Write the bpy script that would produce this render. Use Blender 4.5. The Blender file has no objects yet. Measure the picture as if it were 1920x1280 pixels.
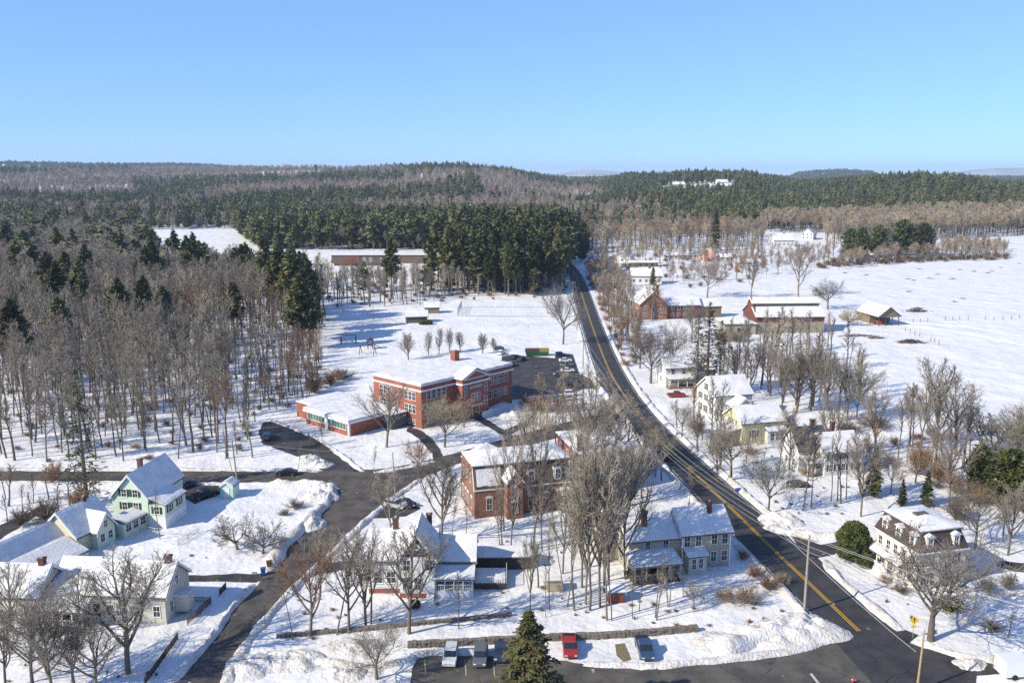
import bpy, math, random
import numpy as np
from mathutils import Vector, Matrix, noise

# ------------------------------------------------------------------ camera, sky, sun, exposure
S = bpy.context.scene
F, HOR, H = 1650.0, 322.0, 58.0           # focal length in photo pixels, horizon row, camera height (m)
TH = math.atan((640 - HOR) / F)
cam = bpy.data.cameras.new('camera')
cam.sensor_width = 36.0
cam.lens = 36.0 * F / 1920.0
cam.clip_start, cam.clip_end = 0.5, 40000
co = bpy.data.objects.new('camera', cam)
S.collection.objects.link(co)
co.location = (0, 0, H)
co.rotation_euler = (math.pi / 2 - TH, 0, 0)
S.camera = co

SUN_EL = math.radians(33.5)
sun_from = Vector((-.88 * math.cos(SUN_EL), -.475 * math.cos(SUN_EL), math.sin(SUN_EL))).normalized()
w = bpy.data.worlds.new('World')
S.world = w
w.use_nodes = True
nt = w.node_tree
sky = nt.nodes.new('ShaderNodeTexSky')
sky.sky_type = 'NISHITA'
sky.sun_disc = False
sky.sun_elevation = SUN_EL
sky.sun_rotation = math.atan2(-.88, -.475)
sky.altitude = 12000
sky.air_density = 3.6
sky.dust_density = 0.0
sky.ozone_density = 5.5
bg = nt.nodes['Background']
bg.inputs['Strength'].default_value = 0.115
gm = nt.nodes.new('ShaderNodeGamma'); gm.inputs[1].default_value = 0.6      # flatter gradient towards the horizon
vm = nt.nodes.new('ShaderNodeVectorMath'); vm.operation = 'MULTIPLY'; vm.inputs[1].default_value = (1.38, 1.71, 2.38)
nt.links.new(sky.outputs[0], gm.inputs[0]); nt.links.new(gm.outputs[0], vm.inputs[0]); nt.links.new(vm.outputs[0], bg.inputs['Color'])
sl = bpy.data.lights.new('sun', 'SUN')
sl.energy = 4.5
sl.angle = math.radians(0.5)
sl.color = (1.0, 0.91, 0.73)
so = bpy.data.objects.new('sun', sl)
S.collection.objects.link(so)
so.rotation_euler = (-sun_from).to_track_quat('-Z', 'Y').to_euler()
S.view_settings.view_transform = 'Standard'
S.view_settings.look = 'None'
S.view_settings.exposure = 0.55
S.view_settings.gamma = 1.0
S.cycles.use_denoising = False
S.cycles.max_bounces = 5
S.cycles.diffuse_bounces = 2
S.cycles.glossy_bounces = 2
S.cycles.transmission_bounces = 2
S.cycles.volume_bounces = 0
S.cycles.transparent_max_bounces = 8
S.cycles.caustics_reflective = False
S.cycles.caustics_refractive = False
C = S.collection
R = math.radians
RNG = random.Random(7)

def G(px, py, z=0.0):
    """photo pixel -> point of the horizontal plane z"""
    dx, du = (px - 960) / F, (640 - py) / F
    dy = math.cos(TH) + du * math.sin(TH)
    dz = -math.sin(TH) + du * math.cos(TH)
    t = (z - H) / dz
    return Vector((dx * t, dy * t, z))

def P(x, y, z=0.0):
    """world point -> photo pixel"""
    zz = z - H
    fw = y * math.cos(TH) - zz * math.sin(TH)
    up = y * math.sin(TH) + zz * math.cos(TH)
    return 960 + F * x / fw, 640 - F * up / fw

# ------------------------------------------------------------------ materials
MATS = {}
def mat(name, col, rough=.8, var=.15, scale=1.0, bump=0.0, bscale=8.0, spec=.3, kind=None, col2=None, metal=0.0, rnd=0.0, coords='Object'):
    if name in MATS: return MATS[name]
    m = bpy.data.materials.new(name)
    m.use_nodes = True
    t = m.node_tree; N = t.nodes; L = t.links
    b = N['Principled BSDF']
    b.inputs['Roughness'].default_value = rough
    b.inputs['Metallic'].default_value = metal
    b.inputs['Specular IOR Level'].default_value = spec
    tc = N.new('ShaderNodeTexCoord')
    if coords == 'World':
        geo = N.new('ShaderNodeNewGeometry'); vec = geo.outputs['Position']
    else:
        vec = tc.outputs['Object']
    nz = N.new('ShaderNodeTexNoise')
    nz.inputs['Scale'].default_value = scale
    nz.inputs['Detail'].default_value = 5
    L.new(vec, nz.inputs['Vector'])
    mp = N.new('ShaderNodeMapRange')
    mp.inputs[1].default_value = .3; mp.inputs[2].default_value = .7
    L.new(nz.outputs[0], mp.inputs[0])
    mx = N.new('ShaderNodeMix'); mx.data_type = 'RGBA'
    c = col; c2 = col2 or tuple(max(0, v * (1 - var)) for v in col)
    mx.inputs[6].default_value = (*c, 1); mx.inputs[7].default_value = (*c2, 1)
    L.new(mp.outputs[0], mx.inputs[0])
    out = mx.outputs[2]
    hgt = None
    if kind in ('clap', 'brick', 'plank'):
        sx = N.new('ShaderNodeSeparateXYZ'); L.new(vec, sx.inputs[0])
        ad = N.new('ShaderNodeMath'); ad.operation = 'ADD'
        L.new(sx.outputs[0], ad.inputs[0]); L.new(sx.outputs[1], ad.inputs[1])
        if kind == 'brick':
            cb = N.new('ShaderNodeCombineXYZ')
            L.new(ad.outputs[0], cb.inputs[0]); L.new(sx.outputs[2], cb.inputs[1])
            br = N.new('ShaderNodeTexBrick')
            br.inputs['Scale'].default_value = 1.0
            br.inputs['Brick Width'].default_value = .42
            br.inputs['Row Height'].default_value = .16
            br.inputs['Mortar Size'].default_value = .012
            br.inputs['Color1'].default_value = (*c, 1)
            br.inputs['Color2'].default_value = (*[v * .72 for v in c], 1)
            br.inputs['Mortar'].default_value = (.34, .28, .24, 1)
            L.new(cb.outputs[0], br.inputs['Vector'])
            m2 = N.new('ShaderNodeMix'); m2.data_type = 'RGBA'; m2.blend_type = 'MULTIPLY'
            m2.inputs[0].default_value = .5
            L.new(br.outputs['Color'], m2.inputs[6]); 
            m3 = N.new('ShaderNodeMix'); m3.data_type = 'RGBA'
            m3.inputs[6].default_value = (1, 1, 1, 1); m3.inputs[7].default_value = (.5, .5, .5, 1)
            L.new(mp.outputs[0], m3.inputs[0]); L.new(m3.outputs[2], m2.inputs[7])
            out = m2.outputs[2]
        else:
            wv = N.new('ShaderNodeMath'); wv.operation = 'PINGPONG'
            wv.inputs[1].default_value = .14 if kind == 'clap' else .2
            L.new(sx.outputs[2] if kind == 'clap' else ad.outputs[0], wv.inputs[0])
            md = N.new('ShaderNodeMath'); md.operation = 'LESS_THAN'; md.inputs[1].default_value = .02
            L.new(wv.outputs[0], md.inputs[0])
            m2 = N.new('ShaderNodeMix'); m2.data_type = 'RGBA'
            L.new(md.outputs[0], m2.inputs[0]); L.new(out, m2.inputs[6])
            m2.inputs[7].default_value = (*[v * .6 for v in c], 1)
            out = m2.outputs[2]
    if rnd:
        oi = N.new('ShaderNodeObjectInfo')
        hs = N.new('ShaderNodeHueSaturation')
        mr = N.new('ShaderNodeMapRange'); mr.inputs[3].default_value = 1 - rnd; mr.inputs[4].default_value = 1 + rnd
        L.new(oi.outputs['Random'], mr.inputs[0]); L.new(mr.outputs[0], hs.inputs['Value'])
        mr2 = N.new('ShaderNodeMapRange'); mr2.inputs[3].default_value = .5 - .035 * min(1, rnd * 2); mr2.inputs[4].default_value = .5 + .02
        ml = N.new('ShaderNodeMath'); ml.operation = 'MULTIPLY'; ml.inputs[1].default_value = 7.3
        fr = N.new('ShaderNodeMath'); fr.operation = 'FRACT'
        L.new(oi.outputs['Random'], ml.inputs[0]); L.new(ml.outputs[0], fr.inputs[0])
        L.new(fr.outputs[0], mr2.inputs[0]); L.new(mr2.outputs[0], hs.inputs['Hue'])
        L.new(out, hs.inputs['Color']); out = hs.outputs[0]
    L.new(out, b.inputs['Base Color'])
    if bump:
        n2 = N.new('ShaderNodeTexNoise'); n2.inputs['Scale'].default_value = bscale; n2.inputs['Detail'].default_value = 6
        L.new(vec, n2.inputs['Vector'])
        bp = N.new('ShaderNodeBump'); bp.inputs['Strength'].default_value = 1.0; bp.inputs['Distance'].default_value = bump
        L.new(n2.outputs[0], bp.inputs['Height']); L.new(bp.outputs[0], b.inputs['Normal'])
    MATS[name] = m
    return m

def snow_ground_mat():
    m = bpy.data.materials.new('snow_field'); m.use_nodes = True
    t = m.node_tree; N = t.nodes; L = t.links; b = N['Principled BSDF']
    b.inputs['Roughness'].default_value = .75; b.inputs['Specular IOR Level'].default_value = .2
    geo = N.new('ShaderNodeNewGeometry'); P0 = geo.outputs['Position']
    def nz(s, d=5, vec=P0):
        n = N.new('ShaderNodeTexNoise'); n.inputs['Scale'].default_value = s; n.inputs['Detail'].default_value = d
        L.new(vec, n.inputs['Vector']); return n.outputs[0]
    def rng(x, a, b_, c=0., d=1.):
        r = N.new('ShaderNodeMapRange'); r.inputs[1].default_value = a; r.inputs[2].default_value = b_
        r.inputs[3].default_value = c; r.inputs[4].default_value = d; L.new(x, r.inputs[0]); return r.outputs[0]
    mx = N.new('ShaderNodeMix'); mx.data_type = 'RGBA'
    mx.inputs[6].default_value = (.72, .715, .71, 1); mx.inputs[7].default_value = (.64, .635, .635, 1)
    L.new(rng(nz(.06), .35, .7), mx.inputs[0])
    # bits of litter, weeds and leaves poking through
    m2 = N.new('ShaderNodeMix'); m2.data_type = 'RGBA'
    m2.inputs[7].default_value = (.30, .25, .19, 1)
    a = rng(nz(2.2, 8), .62, .72)
    b2 = rng(nz(.045, 3), .42, .58)
    mu = N.new('ShaderNodeMath'); mu.operation = 'MULTIPLY'; L.new(a, mu.inputs[0]); L.new(b2, mu.inputs[1])
    mu2 = N.new('ShaderNodeMath'); mu2.operation = 'MULTIPLY'; mu2.inputs[1].default_value = .9; L.new(mu.outputs[0], mu2.inputs[0])
    L.new(mx.outputs[2], m2.inputs[6]); L.new(mu2.outputs[0], m2.inputs[0])
    L.new(m2.outputs[2], b.inputs['Base Color'])
    h1 = nz(.12, 4); h2 = nz(1.1, 5)
    vo = N.new('ShaderNodeTexVoronoi'); vo.inputs['Scale'].default_value = 1.3; L.new(P0, vo.inputs['Vector'])
    fp = rng(vo.outputs['Distance'], 0, .22, -1, 0)
    fm = N.new('ShaderNodeMath'); fm.operation = 'MULTIPLY'; L.new(fp, fm.inputs[0]); L.new(rng(nz(.05, 2), .5, .58), fm.inputs[1])
    def comb(x, k, y):
        q = N.new('ShaderNodeMath'); q.operation = 'MULTIPLY_ADD'; q.inputs[1].default_value = k
        L.new(x, q.inputs[0]); L.new(y, q.inputs[2]); return q.outputs[0]
    z0 = N.new('ShaderNodeMath'); z0.operation = 'MULTIPLY'; z0.inputs[1].default_value = 1.5; L.new(h1, z0.inputs[0])
    hh = comb(h2, .20, z0.outputs[0]); hh = comb(fm.outputs[0], .10, hh)
    bp = N.new('ShaderNodeBump'); bp.inputs['Strength'].default_value = .8; bp.inputs['Distance'].default_value = 1.0
    L.new(hh, bp.inputs['Height']); L.new(bp.outputs[0], b.inputs['Normal'])
    return m

def asphalt_mat(name, c1, c2, snowy=0.0):
    m = bpy.data.materials.new(name); m.use_nodes = True
    t = m.node_tree; N = t.nodes; L = t.links; b = N['Principled BSDF']
    b.inputs['Specular IOR Level'].default_value = .3
    geo = N.new('ShaderNodeNewGeometry'); P0 = geo.outputs['Position']
    n = N.new('ShaderNodeTexNoise'); n.inputs['Scale'].default_value = .35; n.inputs['Detail'].default_value = 7; L.new(P0, n.inputs['Vector'])
    r = N.new('ShaderNodeMapRange'); r.inputs[1].default_value = .38; r.inputs[2].default_value = .62; L.new(n.outputs[0], r.inputs[0])
    mx = N.new('ShaderNodeMix'); mx.data_type = 'RGBA'; mx.inputs[6].default_value = (*c1, 1); mx.inputs[7].default_value = (*c2, 1)
    L.new(r.outputs[0], mx.inputs[0]); out = mx.outputs[2]
    # cracks / tar seams
    vo = N.new('ShaderNodeTexVoronoi'); vo.feature = 'DISTANCE_TO_EDGE'; vo.inputs['Scale'].default_value = .16
    wn = N.new('ShaderNodeVectorMath'); wn.operation = 'MULTIPLY_ADD'
    nn = N.new('ShaderNodeTexNoise'); nn.inputs['Scale'].default_value = .5; L.new(P0, nn.inputs['Vector'])
    L.new(nn.outputs['Color'], wn.inputs[0]); wn.inputs[1].default_value = (3, 3, 0); L.new(P0, wn.inputs[2])
    L.new(wn.outputs[0], vo.inputs['Vector'])
    lt = N.new('ShaderNodeMath'); lt.operation = 'LESS_THAN'; lt.inputs[1].default_value = .006; L.new(vo.outputs['Distance'], lt.inputs[0])
    m2 = N.new('ShaderNodeMix'); m2.data_type = 'RGBA'; m2.inputs[7].default_value = (*[v * .72 for v in c1], 1)
    L.new(lt.outputs[0], m2.inputs[0]); L.new(out, m2.inputs[6]); out = m2.outputs[2]
    if snowy:
        n3 = N.new('ShaderNodeTexNoise'); n3.inputs['Scale'].default_value = .9; n3.inputs['Detail'].default_value = 8; L.new(P0, n3.inputs['Vector'])
        r3 = N.new('ShaderNodeMapRange'); r3.inputs[1].default_value = .70 - snowy * .1; r3.inputs[2].default_value = .80 - snowy * .1; L.new(n3.outputs[0], r3.inputs[0])
        m3 = N.new('ShaderNodeMix'); m3.data_type = 'RGBA'; m3.inputs[7].default_value = (.55, .55, .56, 1)
        L.new(r3.outputs[0], m3.inputs[0]); L.new(out, m3.inputs[6]); out = m3.outputs[2]
    L.new(out, b.inputs['Base Color'])
    rr = N.new('ShaderNodeMapRange'); rr.inputs[3].default_value = .55; rr.inputs[4].default_value = .9; L.new(n.outputs[0], rr.inputs[0])
    L.new(rr.outputs[0], b.inputs['Roughness'])
    return m

M_SNOWG = snow_ground_mat()
M_SNOW = mat('snow', (.72, .715, .71), .75, scale=.55, col2=(.58, .575, .575), bump=.09, bscale=2.2, spec=.2, coords='World')
M_DIRTY = mat('plowed_snow', (.71, .70, .69), .85, scale=.6, col2=(.50, .46, .41), bump=.30, bscale=2.6, spec=.15, coords='World')
M_ROAD = asphalt_mat('asphalt_dark', (.034, .034, .038), (.052, .051, .052), .05)
M_STREET = asphalt_mat('asphalt_worn', (.060, .052, .045), (.105, .09, .075), .3)
M_LOT = asphalt_mat('asphalt_lot', (.066, .06, .052), (.11, .098, .083), .2)
M_LOTD = asphalt_mat('asphalt_wet', (.035, .033, .034), (.07, .062, .058), .3)
M_YEL = mat('yellow_paint', (.62, .36, .03), .7, .35, 3)
M_WHT = mat('white_road_paint', (.55, .55, .55), .7, .4, 3)
M_GLASS = mat('window_glass', (.02, .025, .035), .12, .3, .5, spec=.6)
M_WTRIM = mat('white_trim', (.78, .78, .76), .6, .08, 1)
M_WOODD = mat('dark_wood', (.10, .07, .05), .85, .3, 2)
M_WOOD = mat('weathered_wood', (.26, .20, .14), .85, .35, 2, kind='plank')
M_BRICK = mat('red_brick', (.38, .09, .055), .85, .3, .6, kind='brick')
M_BRICK2 = mat('brown_brick', (.27, .11, .065), .85, .3, .5, kind='brick')
M_BRICKC = mat('chimney_brick', (.125, .058, .045), .9, .3, 2)
M_SLATE = mat('dark_slate', (.075, .058, .052), .8, .35, 3)
M_SHING = mat('grey_shingle', (.12, .115, .11), .9, .3, 3)
M_STONE = mat('grey_stone', (.23, .20, .17), .9, .45, 1.4, bump=.15, bscale=3)
M_CONC = mat('concrete', (.40, .39, .37), .9, .2, 1)
M_METAL = mat('galvanised_metal', (.42, .43, .45), .5, .2, 2, metal=.6)
M_POLE = mat('pole_wood', (.34, .31, .27), .9, .3, 3)
M_BLACK = mat('black_rubber', (.02, .02, .022), .85, .2, 5)
M_WIRE = mat('cable', (.16, .17, .19), .6, .1, 5)
M_WIREL = mat('aluminium_cable', (.50, .50, .52), .5, .1, 5)

# ------------------------------------------------------------------ object helpers
def tag(o, label=None, cat=None, group=None, kind=None):
    if label: o['label'] = label
    if cat: o['category'] = cat
    if group: o['group'] = group
    if kind: o['kind'] = kind
    return o

def empty(name, loc, rz=0, label=None, cat=None, group=None):
    o = bpy.data.objects.new(name, None); C.objects.link(o)
    o.empty_display_size = .5
    o.location = loc; o.rotation_euler = (0, 0, rz)
    return tag(o, label, cat, group)

def link(name, me, parent=None, loc=(0, 0, 0), rz=0, scale=None):
    o = bpy.data.objects.new(name, me); C.objects.link(o)
    o.parent = parent; o.location = loc; o.rotation_euler = (0, 0, rz)
    if scale: o.scale = scale
    return o

class MB:
    def __init__(s): s.v = []; s.f = []
    def add(s, vs, fs):
        n = len(s.v); s.v += [tuple(v) for v in vs]; s.f += [tuple(i + n for i in f) for f in fs]; return s
    def box(s, x0, y0, z0, x1, y1, z1):
        return s.add([(x0, y0, z0), (x1, y0, z0), (x1, y1, z0), (x0, y1, z0), (x0, y0, z1), (x1, y0, z1), (x1, y1, z1), (x0, y1, z1)],
                     [(0, 3, 2, 1), (4, 5, 6, 7), (0, 1, 5, 4), (1, 2, 6, 5), (2, 3, 7, 6), (3, 0, 4, 7)])
    def prof(s, pts, axis, a0, a1):
        """closed profile (u,z) extruded along axis from a0 to a1"""
        n = len(pts)
        if axis == 'x': vs = [(a0, u, z) for u, z in pts] + [(a1, u, z) for u, z in pts]
        else: vs = [(u, a0, z) for u, z in pts] + [(u, a1, z) for u, z in pts]
        fs = [tuple(range(n)), tuple(range(2 * n - 1, n - 1, -1))]
        for i in range(n):
            j = (i + 1) % n; fs.append((i, i + n, j + n, j))
        return s.add(vs, fs)
    def tube(s, p, q, r0, r1, n=6, cap=True):
        p = Vector(p); q = Vector(q); d = (q - p)
        if d.length < 1e-6: return s
        d.normalize(); a = d.orthogonal().normalized(); b = d.cross(a)
        vs = []
        for c, r in ((p, r0), (q, r1)):
            for i in range(n):
                t = 2 * math.pi * i / n
                vs.append(c + a * (r * math.cos(t)) + b * (r * math.sin(t)))
        fs = [(i, (i + 1) % n, n + (i + 1) % n, n + i) for i in range(n)]
        if cap: fs += [tuple(range(n - 1, -1, -1)), tuple(range(n, 2 * n))]
        return s.add(vs, fs)
    def mesh(s, name, m, smooth=False):
        me = bpy.data.meshes.new(name); me.from_pydata(s.v, [], s.f)
        for x in (m if isinstance(m, (list, tuple)) else [m]): me.materials.append(x)
        if smooth: me.polygons.foreach_set('use_smooth', [True] * len(me.polygons))
        me.update(); return me
    def build(s, name, m, parent=None, loc=(0, 0, 0), rz=0, smooth=False):
        return link(name, s.mesh(name, m, smooth), parent, loc, rz)

def fix_normals(me):
    import bmesh
    b = bmesh.new(); b.from_mesh(me); bmesh.ops.recalc_face_normals(b, faces=b.faces); b.to_mesh(me); b.free(); return me

def snow_patch(mb, a, b, c, d, th=.22, nx=8, ny=5, amp=.05, ragged=0.0, seed=0):
    """puffy snow lying on the planar quad a b c d"""
    a, b, c, d = map(Vector, (a, b, c, d))
    top = []; bot = []
    for j in range(ny + 1):
        v = j / ny
        for i in range(nx + 1):
            u = i / nx
            p = (a * (1 - u) + b * u) * (1 - v) + (d * (1 - u) + c * u) * v
            e = min(u, 1 - u, v, 1 - v)
            t = th * (1 if e > 0 else .62) + amp * (noise.noise(Vector((p.x * .6, p.y * .6, seed + p.z))) + .3)
            top.append(p + Vector((0, 0, t))); bot.append(p)
    n = len(top); W = nx + 1
    fs = []
    for j in range(ny):
        for i in range(nx):
            k = j * W + i; fs.append((k, k + 1, k + W + 1, k + W))
    rim = [i for i in range(W)] + [j * W + nx for j in range(1, ny + 1)] + [ny * W + i for i in range(nx - 1, -1, -1)] + [j * W for j in range(ny - 1, 0, -1)]
    for k in range(len(rim)):
        i, j = rim[k], rim[(k + 1) % len(rim)]
        fs.append((i, i + n, j + n, j))
    mb.add(top + bot, fs)

def gable(root, x0, y0, x1, y1, he, hr, ax, wm, z0=0, oh=.4, rm=None, snow=.2, wall='wall', ends=True, patch=None):
    rm = rm or M_SHING
    if ax == 'x':
        a0, a1, u0, u1 = x0, x1, y0, y1
    else:
        a0, a1, u0, u1 = y0, y1, x0, x1
    um = (u0 + u1) / 2
    w = MB().prof([(u0, z0), (u1, z0), (u1, he), (um, hr), (u0, he)], ax, a0, a1)
    wo = w.build(wall, wm, root); fix_normals(wo.data)
    k = (hr - he) / (um - u0); t = .16
    o0, o1, dz = u0 - oh, u1 + oh, oh * k
    m = MB().prof([(o0, he - dz + .01), (um, hr + .01), (o1, he - dz + .01), (o1, he - dz + t), (um, hr + t + .02), (o0, he - dz + t)], ax, a0 - oh, a1 + oh)
    ro = m.build('roof', rm, root); fix_normals(ro.data)
    for a in (a0 - oh - .04, a1 + oh):
        tr = MB()
        tr.prof([(o0, he - dz - .12), (um, hr - .12), (o1, he - dz - .12), (o1, he - dz + t - .02), (um, hr + t), (o0, he - dz + t - .02)], ax, a, a + .04)
        to = tr.build('fascia', M_WTRIM, ro); fix_normals(to.data)
    if snow:
        sm = MB()
        b0, b1 = a0 - oh + .03, a1 + oh - .03
        for (ua, ub) in ((o0 + .05, um), (um, o1 - .05)):
            za = (hr - abs(ua - um) * k) + t + .02; zb = (hr - abs(ub - um) * k) + t + .02
            q = [(b0, ua, za), (b1, ua, za), (b1, ub, zb), (b0, ub, zb)] if ax == 'x' else [(ua, b0, za), (ub, b0, zb), (ub, b1, zb), (ua, b1, za)]
            snow_patch(sm, *q, th=snow, seed=hash((round(x0, 1), round(y0, 1), round(ua, 1))) % 97)
        s = sm.build('snow_cover', M_SNOW, ro, smooth=False); fix_normals(s.data)
    return wo, ro

def shed(root, x0, y0, x1, y1, zlo, zhi, hi='y1', rm=None, snow=.2, name='roof', t=.14):
    """mono-pitch slab; hi names the high side"""
    m = MB()
    if hi in ('y1', 'y0'):
        za, zb = (zlo, zhi) if hi == 'y1' else (zhi, zlo)
        m.prof([(y0, za), (y1, zb), (y1, zb + t), (y0, za + t)], 'x', x0, x1)
        q = [(x0 + .03, y0 + .03, za + t), (x1 - .03, y0 + .03, za + t), (x1 - .03, y1, zb + t), (x0 + .03, y1, zb + t)]
    else:
        za, zb = (zlo, zhi) if hi == 'x1' else (zhi, zlo)
        m.prof([(x0, za), (x1, zb), (x1, zb + t), (x0, za + t)], 'y', y0, y1)
        q = [(x0 + .03, y0 + .03, za + t), (x1 - .03, y0 + .03, zb + t), (x1 - .03, y1 - .03, zb + t), (x0 + .03, y1 - .03, za + t)]
    ro = m.build(name, rm or M_SHING, root); fix_normals(ro.data)
    if snow:
        sm = MB(); snow_patch(sm, *q, th=snow, seed=3); s = sm.build('snow_cover', M_SNOW, ro); fix_normals(s.data)
    return ro

def hip(root, x0, y0, x1, y1, z, rise, oh=.3, rm=None, snow=.2, name='roof', ridge=None):
    X0, Y0, X1, Y1 = x0 - oh, y0 - oh, x1 + oh, y1 + oh
    w = min(X1 - X0, Y1 - Y0) / 2 if ridge is None else ridge
    if X1 - X0 >= Y1 - Y0: ra, rb = ((X0 + w), (Y0 + Y1) / 2), ((X1 - w), (Y0 + Y1) / 2)
    else: ra, rb = ((X0 + X1) / 2, Y0 + w), ((X0 + X1) / 2, Y1 - w)
    m = MB().add([(X0, Y0, z), (X1, Y0, z), (X1, Y1, z), (X0, Y1, z), (X0, Y0, z + .2), (X1, Y0, z + .2), (X1, Y1, z + .2), (X0, Y1, z + .2),
                  (*ra, z + rise), (*rb, z + rise)], [])
    s = MB()
    A, B, Cc, D = (X0, Y0, z + .2), (X1, Y0, z + .2), (X1, Y1, z + .2), (X0, Y1, z + .2)
    ra3, rb3 = (*ra, z + rise), (*rb, z + rise)
    if X1 - X0 >= Y1 - Y0:
        fs = [(4, 5, 9, 8), (5, 6, 9), (6, 7, 8, 9), (7, 4, 8)]
        qs = [(A, B, rb3, ra3), (B, Cc, rb3, rb3), (Cc, D, ra3, rb3), (D, A, ra3, ra3)]
    else:
        fs = [(4, 5, 8), (5, 6, 9, 8), (6, 7, 9), (7, 4, 8, 9)]
        qs = [(A, B, ra3, ra3), (B, Cc, rb3, ra3), (Cc, D, rb3, rb3), (D, A, ra3, rb3)]
    m.f = fs + [(3, 2, 1, 0), (0, 1, 5, 4), (1, 2, 6, 5), (2, 3, 7, 6), (3, 0, 4, 7)]
    ro = m.build(name, rm or M_SHING, root)
    if snow:
        for q in qs: snow_patch(s, *q, th=snow, seed=5)
        so_ = s.build('snow_cover', M_SNOW, ro)
    return ro

WCACHE = {}
def window(root, x, y, z, w=.9, h=1.5, side='front', frame=M_WTRIM, shut=None, arch=False, bars=1, name='window'):
    """z is the sill height; side gives the wall's outward direction"""
    key = (round(w, 2), round(h, 2), frame.name, arch, bars)
    if key not in WCACHE:
        fw = .09
        m = MB()
        m.box(-w / 2 - fw, -.07, -fw, -w / 2, 0, h + fw); m.box(w / 2, -.07, -fw, w / 2 + fw, 0, h + fw)
        m.box(-w / 2, -.07, h, w / 2, 0, h + fw); m.box(-w / 2 - fw - .04, -.12, -fw - .06, w / 2 + fw + .04, -.002, -fw + .001)
        m.box(-w / 2, -.05, h / 2 - .03, w / 2, -.02, h / 2 + .03)
        for i in range(1, bars + 1):
            xx = -w / 2 + w * i / (bars + 1)
            m.box(xx - .02, -.045, 0, xx + .02, -.022, h)
        if arch: m.box(-w / 2 - .22, -.10, h + fw, w / 2 + .22, 0, h + fw + .28); m.prof([(-w / 2 - .1, h + fw + .28), (w / 2 + .1, h + fw + .28), (w / 4, h + fw + .46), (-w / 4, h + fw + .46)], 'y', -.1, 0)
        WCACHE[key] = (m.mesh('window_frame', frame), MB().box(-w / 2, -.02, 0, w / 2, .0, h).mesh('window_pane', M_GLASS))
    rz = {'front': 0, 'left': -math.pi / 2, 'right': math.pi / 2, 'back': math.pi}[side]
    o = link(name, WCACHE[key][0], root, (x, y, z), rz)
    link('pane', WCACHE[key][1], o)
    if shut:
        k2 = (round(h, 2), shut.name, 's')
        if k2 not in WCACHE: WCACHE[k2] = MB().box(-.2, -.05, 0, .2, 0, h).mesh('shutter', shut)
        for sx in (-1, 1): link('shutter', WCACHE[k2], o, (sx * (w / 2 + .32), 0, 0))
    return o

def windows(root, lst, **kw):
    for (x, y, z) in lst: window(root, x, y, z, **kw)

def door(root, x, y, z=0.3, side='front', m=None, w=1.0, h=2.05):
    rz = {'front': 0, 'left': -math.pi / 2, 'right': math.pi / 2, 'back': math.pi}[side]
    o = MB().box(-w / 2, -.05, 0, w / 2, 0, h).build('door', m or M_WOODD, root, (x, y, z), rz)
    f = MB(); f.box(-w / 2 - .1, -.08, 0, -w / 2, 0, h + .1); f.box(w / 2, -.08, 0, w / 2 + .1, 0, h + .1); f.box(-w / 2, -.08, h, w / 2, 0, h + .1)
    f.build('door_frame', M_WTRIM, o)
    return o

def chimney(root, x, y, z0, z1, w=.7, m=None, cap=True):
    c = MB().box(x - w / 2, y - w / 2, z0, x + w / 2, y + w / 2, z1).box(x - w / 2 - .08, y - w / 2 - .08, z1 - .25, x + w / 2 + .08, y + w / 2 + .08, z1 + .002).build('chimney', m or M_BRICKC, root)
    MB().box(x - w / 4, y - w / 4, z1, x + w / 4, y + w / 4, z1 + .18).build('flue', M_CONC, c)
    return c

def porch(root, x0, x1, y0, y1, zf, zlo, zhi, n=4, m=M_WTRIM, rail=True, wallcol=None, floor=M_WOOD, skirt=None):
    """open porch in front (towards -y) of a wall at y1"""
    MB().box(x0, y0, 0, x1, y1 - .01, zf).build('porch_floor', skirt or floor, root)
    shed(root, x0 - .25, y0 - .25, x1 + .25, y1, zlo, zhi, 'y1', name='porch_roof')
    for i in range(n):
        x = x0 + .1 + (x1 - x0 - .2) * i / (n - 1)
        MB().box(x - .07, y0 + .03, zf, x + .07, y0 + .17, zlo).build('porch_post', m, root)
    MB().box(x0, y0 + .02, zlo - .22, x1, y0 + .18, zlo + .002).build('porch_beam', m, root)
    if rail:
        r = MB(); r.box(x0, y0 + .07, zf + .85, x1, y0 + .13, zf + .92)
        k = int((x1 - x0) / .25)
        for i in range(k + 1):
            x = x0 + (x1 - x0) * i / k; r.box(x - .02, y0 + .08, zf + .05, x + .02, y0 + .12, zf + .85)
        r.build('railing', m, root)

def steps(root, x0, x1, y0, y1, z1, n=4, m=M_WOOD, d='front'):
    s = MB()
    for i in range(n):
        s.box(x0, y0 + (y1 - y0) * i / n, 0, x1, y1 - .003, z1 * (i + 1) / (n + 1) + i * .0)
    return s.build('steps', m, root)

# ------------------------------------------------------------------ ground, hills
def interp(x, xs, ys): return np.interp(x, xs, ys)
def vnoise(x, y, s, seed=0):
    """cheap smooth value noise, numpy"""
    x = np.asarray(x) / s + seed * 17.3; y = np.asarray(y) / s - seed * 9.1
    xi = np.floor(x); yi = np.floor(y); fx = x - xi; fy = y - yi
    fx = fx * fx * (3 - 2 * fx); fy = fy * fy * (3 - 2 * fy)
    def h(a, b):
        v = np.sin(a * 127.1 + b * 311.7 + seed * 3.3) * 43758.5453; return v - np.floor(v)
    return (h(xi, yi) * (1 - fx) + h(xi + 1, yi) * fx) * (1 - fy) + (h(xi, yi + 1) * (1 - fx) + h(xi + 1, yi + 1) * fx) * fy

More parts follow.
